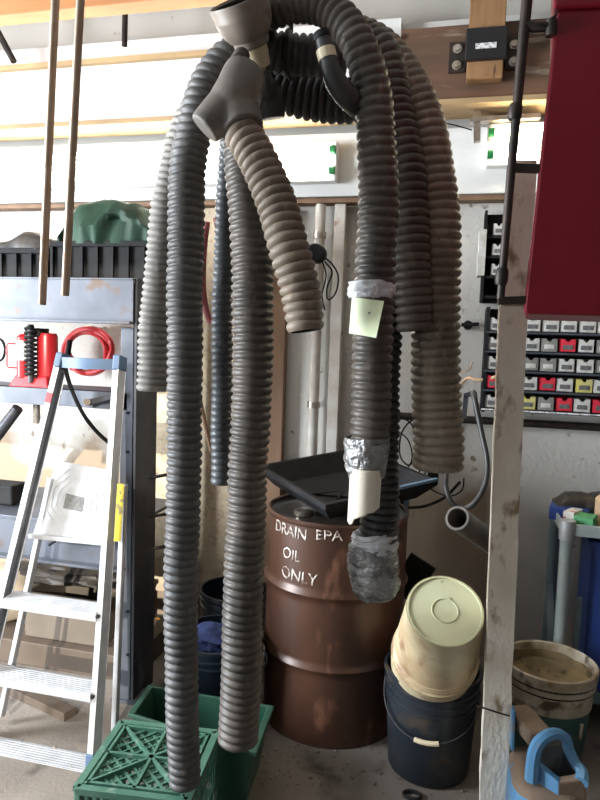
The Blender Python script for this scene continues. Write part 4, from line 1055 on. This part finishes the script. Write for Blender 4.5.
a = wc+V((math.cos(-.9)*.165, math.sin(-.9)*.165, .15)); MB().cyl(a, a+V((.002, -.004, .06)), .006, 8).build('drip', 'dirtywhite', t)

# navy buckets between the hoses
nc = V((P(231, 640, 2.75).x, 2.78, 0)); 
t = bucket('navy_bucket', nc, .135, .155, .42, 'bluebucket', 'dark navy bucket standing furthest back between the two long hoses', 'bucket', ribs=(.85, .93))
n2 = V((P(226, 700, 2.38).x-.05, 2.42, 0))
t = bucket('navy_bucket', n2, .15, .175, .37, 'bluebucket', 'wide navy bucket with a blue rag inside, left of the drum', 'bucket', ribs=(.8, .88))
a = n2+V((.19, -.02, .30)); pts = [a+V((.02*math.cos(2*PI*k/18), 0, .035*math.sin(2*PI*k/18))) for k in range(18)]
MB().tube(pts, .004, 8, closed=True).build('handle_loop', 'steel', t)
lump((n2.x, n2.y+.01, .34), (.24, .22, .11), 'bluerag', 'blue_rag', 'blue rag heaped in the wide navy bucket', 'rag', 6, .3)

# ================================================================== BLUE JUG
t = thing('fluid_jug', (.32, 1.95, 0), 'blue plastic jug with an arched handle, dusty on top, at the lower right corner', 'jug')
mb = MB(); n = 40
def ringpts(cx, cy, rx, ry, z, tiltx=0, tilty=0):
    out = []
    for k in range(n):
        a_ = 2*PI*k/n; ca, sa = math.cos(a_), math.sin(a_)
        x = math.copysign(abs(ca)**.6, ca)*rx; y = math.copysign(abs(sa)**.6, sa)*ry
        out.append(V((cx+x, cy+y, z+x*tiltx+y*tilty)))
    return out
jx0, jx1 = P(511, 790, 1.86).x, P(590, 790, 1.86).x
jcx = (jx0+jx1)/2; jrx = (jx1-jx0)/2
lay = [(.9, 0), (.98, .006), (1, .02), (1, .16), (.97, .168), (.97, .178), (1, .186), (1, .285), (.975, .300)]
vs = []
for s_, z in lay: vs += ringpts(jcx, 1.96, jrx*s_, .13*s_, z)
fs = [(i*n+k, i*n+(k+1) % n, (i+1)*n+(k+1) % n, (i+1)*n+k) for i in range(len(lay)-1) for k in range(n)]+[tuple(range(n))[::-1], tuple(range((len(lay)-1)*n, len(lay)*n))]
mb.add(vs, fs, True).build('body', 'jugblue', t)
lay = [(.975, .300), (.93, .312), (.84, .322), (.6, .328), (.1, .33)]
vs = []
for s_, z in lay: vs += ringpts(jcx, 1.96, jrx*s_, .13*s_, z)
fs = [(i*n+k, i*n+(k+1) % n, (i+1)*n+(k+1) % n, (i+1)*n+k) for i in range(len(lay)-1) for k in range(n)]+[tuple(range((len(lay)-1)*n, len(lay)*n))]
MB().add(vs, fs, True).build('top', 'jugdust', t)
# dusty spout slab reaching to the back left
s0 = P(516, 710, 2.14); s1 = P(542, 740, 2.0)
MB().bar(s0, s1, .085, .045).build('spout', 'jugdust', t, bevel=.012)
MB().bar(P(513, 708, 2.06), P(512, 748, 2.04), .012, .05, V((0, 1, 0))).build('side_grip', 'jugblue', t, bevel=.004)
# handle arch over a hole
hp = [P(532, 780, 1.88), P(533, 764, 1.88), P(536, 748, 1.885), P(544, 738, 1.90), (P(555, 734, 1.92)), P(565, 738, 1.93), P(569, 750, 1.93), P(575, 763, 1.92), P(582, 773, 1.90), P(581, 783, 1.87)]
pa, rv, _ = spline(hp, .006, [.021, .02, .019, .018, .017, .016, .015, .015, .017, .02])
MB().tube(pa, rv, 8).build('handle', 'jugblue', t)
MB().prism([P(536, 764, 1.885), P(559, 783, 1.85), P(558, 812, 1.85), P(536, 790, 1.885)], (.012, .02, 0)).build('handle_cheek', 'jugblue', t, bevel=.004)
MB().prism([P(557, 783, 1.85), P(585, 779, 1.87), P(588, 812, 1.87), P(557, 812, 1.85)], (0, .03, 0)).build('handle_foot', 'jugdust', t, bevel=.006)
MB().prism([P(540, 748, 1.94), P(565, 745, 1.94), P(578, 772, 1.92), P(558, 781, 1.90), P(538, 764, 1.92)], (0, .03, 0)).build('hole_shade', 'inner', t)  # near-black panel standing in for the shade inside the handle hole

# ================================================================== CART
ct = thing('shop_cart', (.8, 3.0, 0), 'pale grey blue metal cart standing by the wall at the right edge', 'cart')
ctz = P(570, 524, 2.82).z; cx0 = P(566, 560, 2.78).x; cx1 = cx0+.75; cy0, cy1 = 2.80, 3.12
for x, y, m in ((cx0, cy0, 'cartpaint'), (cx0+.0, cy1, 'cartblue'), (cx1, cy0, 'cartpaint'), (cx1, cy1, 'cartblue')):
    MB().cyl((x, y, 0.02), (x, y, ctz), .024, 16).build('leg', m, ct)
    MB().cyl((x, y, 0), (x, y, .03), .028, 14).build('foot', 'black', ct)
for z, name in ((ctz, 'top_tray'), (.16, 'lower_tray')):
    mb = MB().box(((cx0+cx1)/2, (cy0+cy1)/2, z-.03), (cx1-cx0+.03, cy1-cy0+.03, .006))
    for sy, y in ((-1, cy0-.015), (1, cy1+.015)): mb.box(((cx0+cx1)/2, y, z-.015), (cx1-cx0+.04, .008, .05))
    for x in (cx0-.018, cx1+.018): mb.box((x, (cy0+cy1)/2, z-.015), (.008, cy1-cy0+.04, .05))
    mb.build(name, 'cartpaint' if name == 'top_tray' else 'cartblue', ct, bevel=.002)
MB().cyl((cx0, cy0, ctz-.06), (cx0, cy0, ctz+.02), .032, 18).build('corner_cap', 'alu', ct)
MB().bar((cx0-.01, cy1-.02, ctz-.36), (cx0-.01, cy0+.04, .18), .03, .018).build('side_brace', 'cartblue', ct)
bz = .165
x_b = P(586, 590, 2.9).x
tb = crate(x_b, x_b+.42, 2.84, 3.08, bz-.02, P(590, 540, 2.85).z, 'plastic_bin', 'bluebin', 'blue plastic bin on the lower tray of the cart', 'bin', slats=False)
MB().box((x_b-.035, 2.84, .35), (.02, .02, .38)).build('side_pole', 'cartblue', ct)
za = ctz-.026
a = P(583, 512, 2.88)
t = thing('small_carton', (a.x, 2.88, za), 'small green and white carton on top of the cart', 'carton')
Rz = Matrix.Rotation(-.35, 3, 'Z')
MB().box((P(586, 512, 2.86).x, 2.86, za+.03), (.072, .10, .056), Rz).build('carton', 'boxgreen', t, bevel=.001)
MB().box((P(573, 510, 2.9).x, 2.90, za+.034), (.045, .10, .066), Matrix.Rotation(-.5, 3, 'Z')).build('torn_flap', 'boxwhitered', t, bevel=.001)
tag(MB().box((P(563, 508, 2.98).x+.03, 3.0, za+.03), (.16, .10, .055), Matrix.Rotation(-.2, 3, 'Z')).build('blue_box', 'bluebin', bevel=.003), 'flat blue box at the back corner of the cart top', 'box')
drape(556, 612, 508, [(0, 500), (.2, 492), (.5, 491), (.75, 493), (1, 490)], 3.0, .14, 'bin_liner', 'darkcloth', 'crumpled grey black plastic on top of the cart', 'plastic bag', 8, .01)
a = P(598, 468, 3.0)
tag(MB().lathe([(0, 0), (.03, 0), (.035, .01), (.035, .12), (.015, .14), (.015, .17), (0, .17)], (a.x+.02, 2.93, za), n=24).build('spray_bottle', 'tan'), 'tan topped bottle standing on the cart at the right edge', 'bottle')
# ================================================================== GREEN CRATE (upside down milk crate)
g = [PZ(*q, .28) for q in ((76, 787), (122, 721), (216, 736), (188, 794))]
gc = (g[0]+g[1]+g[2]+g[3])/4; S = .325
ang_g = math.atan2((g[2]-g[1]).y+(g[3]-g[0]).y, (g[2]-g[1]).x+(g[3]-g[0]).x)
Rg = Matrix.Rotation(ang_g, 3, 'Z')
t = thing('milk_crate', (gc.x, gc.y, 0), 'green plastic lattice crate upside down at the bottom left', 'crate')
def G(x, y, z): return V((gc.x, gc.y, 0))+Rg @ V((x*S/2, y*S/2, z))
zc_ = .28
mb = MB()
for a_, b_ in (((-1, -1), (1, -1)), ((1, -1), (1, 1)), ((1, 1), (-1, 1)), ((-1, 1), (-1, -1))):
    mb.bar(G(*a_, zc_-.008), G(*b_, zc_-.008), .022, .018)
    mb.bar(G(a_[0]*.86, a_[1]*.86, zc_-.004), G(b_[0]*.86, b_[1]*.86, zc_-.004), .009, .014)
mb.bar(G(-.9, -.9, zc_-.005), G(.9, .9, zc_-.005), .009, .016).bar(G(-.9, .9, zc_-.005), G(.9, -.9, zc_-.005), .009, .016)
mb.bar(G(0, -.9, zc_-.005), G(0, .9, zc_-.005), .009, .016).bar(G(-.9, 0, zc_-.005), G(.9, 0, zc_-.005), .009, .016)
N = 7
for i in range(-N, N+1):
    c = i*2/N*.9
    for s_ in (1, -1):
        pts = []
        lo_, hi_ = max(-.88, c-.88), min(.88, c+.88)
        if hi_-lo_ > .05: mb.bar(G(lo_, s_*(lo_-c), zc_-.014), G(hi_, s_*(hi_-c), zc_-.009), .007, .008)
mb.build('base_lattice', 'greencrate', t)
for sx, sy, rot in ((0, -1, 0), (1, 0, 1), (0, 1, 0), (-1, 0, 1)):
    mb = MB()
    def W(u, z): return G(u, sy*.98, z) if not rot else G(sx*.98, u, z)
    for z in (.012, .09, .19, .262): mb.bar(W(-1, z), W(1, z), .010, .016 if z > .05 else .024)
    for k in range(13): mb.bar(W(-.96+k*.16, .01), W(-.96+k*.16, .27), .007, .009, V((1, 0, 0)) if rot else V((0, 1, 0)))
    mb.build('side_panel', 'greencrate', t)
for sx in (-1, 1):
    for sy in (-1, 1): MB().bar(G(sx*.97, sy*.97, 0), G(sx*.97, sy*.97, .275), .022, .022, V((1, 0, 0))).build('corner_post', 'greencrate', t, bevel=.004)
# green tub behind it
T0 = PZ(131, 716, .22); T1 = PZ(165, 676, .22)
tc_ = [T0+V((.01, .02, 0)), T1, V((-.58, 2.20, .22)), V((-.565, 1.92, .22))]
tc_ = [V((-1.03, 1.95, .22)), V((-1.05, 2.14, .22)), V((-.62, 2.17, .22)), V((-.60, 1.94, .22))]
T1p = PZ(165, 678, .22)
tc_[1] = V((T1p.x-.02, min(2.2, T1p.y), .22)); tc_[0] = V((T0.x, T0.y+.0, .22)); tc_[3] = V((-.58, 1.93, .22)); tc_[2] = V((-.60, 2.2, .22))
cc = sum(tc_, V((0, 0, 0)))/4
def inset(k, z): return [V((cc.x+(p.x-cc.x)*k, cc.y+(p.y-cc.y)*k, z)) for p in tc_]
vs = inset(.86, 0)+inset(.98, .215)+inset(1.05, .215)+inset(1.05, .23)+inset(.95, .23)+inset(.83, .012)
fs = [(3, 2, 1, 0)]+[(k+4*l, (k+1) % 4+4*l, (k+1) % 4+4*l+4, k+4*l+4) for l in range(5) for k in range(4)]+[(20, 21, 22, 23)]
tag(MB().add(vs, fs).build('green_tub', 'greentub', bevel=.012), 'open dark green tub on the floor behind the lattice crate', 'tub')

# ================================================================== FLOOR GRIT (uncountable crumbs)
mb = MB()
for i in range(420):
    if i < 200: x, y = -.45+random.gauss(0, .28), 2.28+random.gauss(0, .13)
    else: x, y = random.uniform(-1.9, 1.2), random.uniform(1.5, 3.1)
    if (x-dc.x)**2+(y-dc.y)**2 < .092: continue
    s_ = random.uniform(.002, .007)*(1.3 if random.random() < .1 else 1)
    Rr = Matrix.Rotation(random.uniform(0, PI), 3, V((random.random(), random.random(), random.random()+.1)))
    mb.box((x, y, s_*.35), (s_*2.0, s_*1.2, s_*.8), Rr)
tag(mb.build('floor_grit', 'grit'), 'scattered crumbs and grit on the concrete floor', 'grit', kind='stuff')
tag(MB().tube([V((PZ(412, 797, 0).x+.03*math.cos(2*PI*k/20), PZ(412, 797, 0).y+.02*math.sin(2*PI*k/20), .008)) for k in range(20)], .006, 8, closed=True).build('rubber_ring', 'black'), 'small black ring on the floor in front of the black bucket', 'ring')

# ================================================================== LIGHT
def area(name, loc, target, sx, sy, power, col):
    l = bpy.data.lights.new(name, 'AREA'); l.shape = 'RECTANGLE'; l.size = sx; l.size_y = sy; l.energy = power; l.color = col
    o = bpy.data.objects.new(name, l); COL.objects.link(o); o.location = loc
    o.rotation_euler = (V(target)-V(loc)).to_track_quat('-Z', 'Y').to_euler(); return o
area('doorway_daylight', (-2.5, YB+.02, 1.65), (-2.5, 3, 1.5), 3.3, 3.1, 12, (.86, .93, 1))
area('left_key_lamp', (XL+.05, .95, 1.5), (-.5, 1.8, 1.2), 1.4, 2.4, 780, (.88, .94, 1))  # key lamp added at the left; the wall has no window there
sun = bpy.data.lights.new('sun', 'SUN'); sun.energy = 6.5; sun.angle = .01; sun.color = (1, .94, .84)
so = bpy.data.objects.new('sun', sun); COL.objects.link(so); so.location = (-2, -4, 4)
so.rotation_euler = V((-.15, 1, -.40)).to_track_quat('-Z', 'Y').to_euler()
w = bpy.data.worlds.new('sky'); scene.world = w; w.use_nodes = True
bg = w.node_tree.nodes['Background']; bg.inputs['Color'].default_value = (.65, .8, 1, 1); bg.inputs['Strength'].default_value = .12
scene.view_settings.view_transform = 'Standard'; scene.view_settings.look = 'None'; scene.view_settings.gamma = 1; scene.view_settings.exposure = -0.15
scene.view_settings.use_curve_mapping = False
